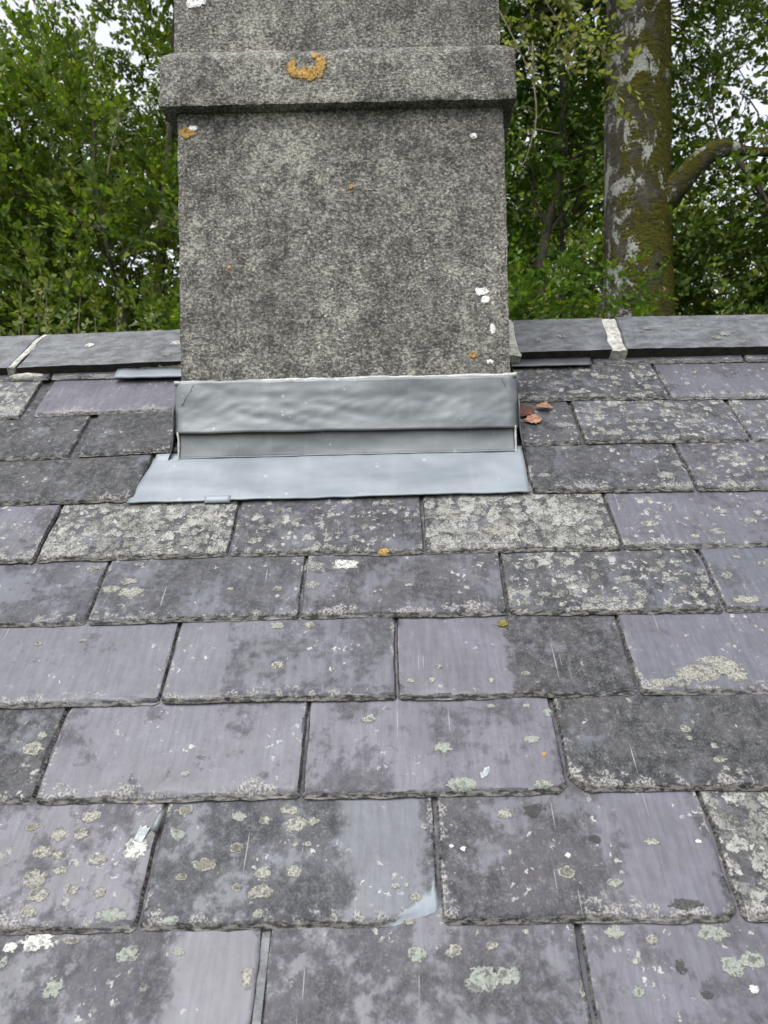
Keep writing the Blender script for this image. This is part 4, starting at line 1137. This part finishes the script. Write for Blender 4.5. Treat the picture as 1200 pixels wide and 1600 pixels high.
# --- thin-stemmed young trees between the chimney and the beech
ut = empty('young_tree', (1.5, 7.6, 0), 'thin-stemmed dark green young tree between the chimney and the mossy trunk', 'tree', 'trees behind the roof')
rng = np.random.default_rng(14)
stems = [[np.array(p) for p in s] for s in (
    wob((1.42, 7.3, 0), (1.48, 7.3, E0 + 2.6), 10, .04, 1) + wob((1.48, 7.3, E0 + 2.7), (1.72, 7.3, E0 + 3.6), 7, .08, 2)[1:] + wob((1.72, 7.3, E0 + 3.6), (1.78, 7.3, E0 + 6.4), 9, .05, 3)[1:],
    wob((1.9, 7.7, 0), (1.75, 7.7, E0 + 6.0), 16, .04, 8), wob((1.0, 7.9, 0), (1.05, 7.8, E0 + 5.8), 16, .04, 12), wob((.4, 7.7, 0), (.2, 7.7, E0 + 5.6), 16, .04, 15))]
stem_obj(ut, stems, [(.075, .028), (.05, .015), (.06, .02), (.06, .02)])
def keep_u(p):
    x, z = p[0] * 7.5 / p[1], (p[2] - E0) * 7.5 / p[1]
    if nz(x * 1.5, z * 1.5, 14) < -.30: return rng.uniform() < .3
    return True
cl = clumps(rng, 260, ((-.7, 2.75), (6.9, 9.2), (E0 + .8, E0 + 5.9)), keep_u, (.26, .48))
branch_net(ut, stems, cl, .012, seed=90)
P_, C_ = scatter(rng, cl, 22)
crown(ut, 'crown', P_, C_ + np.array([0, -.25, .15]), M['leaf_under'], rng, leaf=.080, per=10, length=.34, droop=.2, flat=1.1)

# --- low bush in front of the beech foot
bu = empty('leafy_bush', (1.5, 6.0, 0), 'glossy green leafy bush above the ridge just right of the chimney foot', 'bush')
rng = np.random.default_rng(15)
stems = [wob((1.45 + .1 * i, 6.0, 0), (.8 + .28 * i, 5.9, E0 + 1.7), 10, .05, 31 + i) for i in range(5)]
stem_obj(bu, stems, [(.03, .008)] * 5, 'stem')
cl = clumps(rng, 46, ((.6, 1.95), (5.6, 6.3), (E0 + .8, E0 + 2.15)), lambda p: p[2] - E0 < 2.2 - .35 * abs(p[0] - 1.25), (.22, .36))
branch_net(bu, stems, cl, .008, seed=120)
P_, C_ = scatter(rng, cl, 22)
crown(bu, 'crown', P_, C_ + np.array([0, -.3, .2]), M['leaf_under'], rng, leaf=.070, per=10, length=.28, droop=.2, flat=1.1, tint_shift=.10)

# --- yellow-green branch hanging in front of the beech, with a bare twig by the collar
hg = empty('overhanging_branch', (1.0, 4.6, E0 + 3.6), 'yellow-green leafy branch hanging down in front of the dark upper trunk', 'branch')
rng = np.random.default_rng(16)
stems = [wob((.2, 4.8, E0 + 4.3), (1.35, 4.5, E0 + 3.28), 10, .06, 3), wob((.9, 4.6, E0 + 3.75), (1.46, 4.5, E0 + 2.72), 10, .10, 5), wob((.5, 4.7, E0 + 4.0), (.86, 4.5, E0 + 2.85), 10, .05, 9), wob((.7, 4.65, E0 + 3.85), (1.15, 4.5, E0 + 3.0), 8, .05, 13)]
stem_obj(hg, stems, [(.016, .005), (.010, .003), (.010, .003), (.008, .003)], 'branch', M['twig_pale'], 6)
P_, A_ = [], []
for s in stems:
    for q in s[3:]:
        for _ in range(5):
            P_.append(np.array(q) + rng.normal(0, .06, 3)); A_.append((rng.normal(0, .6), rng.normal(0, .4), -.35))
crown(hg, 'crown', np.array(P_), np.array(A_), M['leaf_hang'], rng, leaf=.056, per=7, length=.18, spread=.3, droop=.4)
bare = [wob((.90, 4.5, E0 + 3.0), (.90, 4.5, E0 + 2.45), 8, .06, 21), wob((.90, 4.5, E0 + 2.45), (.80, 4.5, E0 + 2.18), 7, .05, 22), wob((.90, 4.5, E0 + 2.45), (1.05, 4.5, E0 + 2.42), 6, .08, 23), wob((.90, 4.5, E0 + 2.5), (.97, 4.5, E0 + 2.58), 5, .1, 24)]
stem_obj(hg, bare, [(.006, .0045), (.0045, .002), (.004, .002), (.003, .0015)], 'bare_twig', M['twig_pale'], 5)

# --- yellow-green tree farther off to the right, and another behind the young trees
for i, (x, y, w, h0, h1, lab) in enumerate(((5.4, 12.5, 1.7, 2.2, 5.0, 'yellow-green distant tree showing low at right beyond the beech trunk'), (3.3, 13.0, 1.5, 2.4, 8.5, 'bright distant tree glimpsed between the young tree and the trunk'))):
    ft = empty('distant_tree', (x, y, 0), lab, 'tree', 'trees behind the roof')
    rng = np.random.default_rng(30 + i)
    stems = [wob((x + dx * .4, y, 0), (x + dx, y, E0 + h1), 14, .05, 60 + i * 7 + dx) for dx in (-.9, -.1, .8)]
    stem_obj(ft, stems, [(.12, .03)] * 3)
    cl = clumps(rng, 75, ((x - w, x + w), (y - .8, y + 1.2), (E0 + h0, E0 + h1)), None, (.3, .6))
    branch_net(ft, stems, cl, .018, seed=150 + i * 40)
    P_, C_ = scatter(rng, cl, 13)
    crown(ft, 'crown', P_, C_ + np.array([0, -.2, .2]), M['leaf_far'], rng, leaf=.095, per=9, length=.45)

# --- a belt of wood far behind, seen only as a dark mass through the gaps at right
rng = np.random.default_rng(40)
m = 9000
P_ = np.stack([rng.uniform(-1.5, 16, m), rng.uniform(17, 22, m), rng.uniform(0.5, 1, m)], 1)
P_[:, 2] = rng.uniform(0, 1, m) ** .8 * (E0 + 5.0 + 5.5 * np.clip((8.0 - P_[:, 0]) / 1.6, 0, 1) + 1.6 * np.array([nz(x * .35, 3) for x in P_[:, 0]]))
V, F, tint, TV, TF = sprays(P_, np.tile(np.array([0, -.3, .3]), (m, 1)), .6, .8, 9, .24, rng)
me = mesh_np('far_wood', V, F); fattr(me, 'tint', tint)
tag(obj('far_wood', me, M['leaf_beech']), 'dark wood far behind glimpsed between the trees at right', 'wood', kind='stuff')
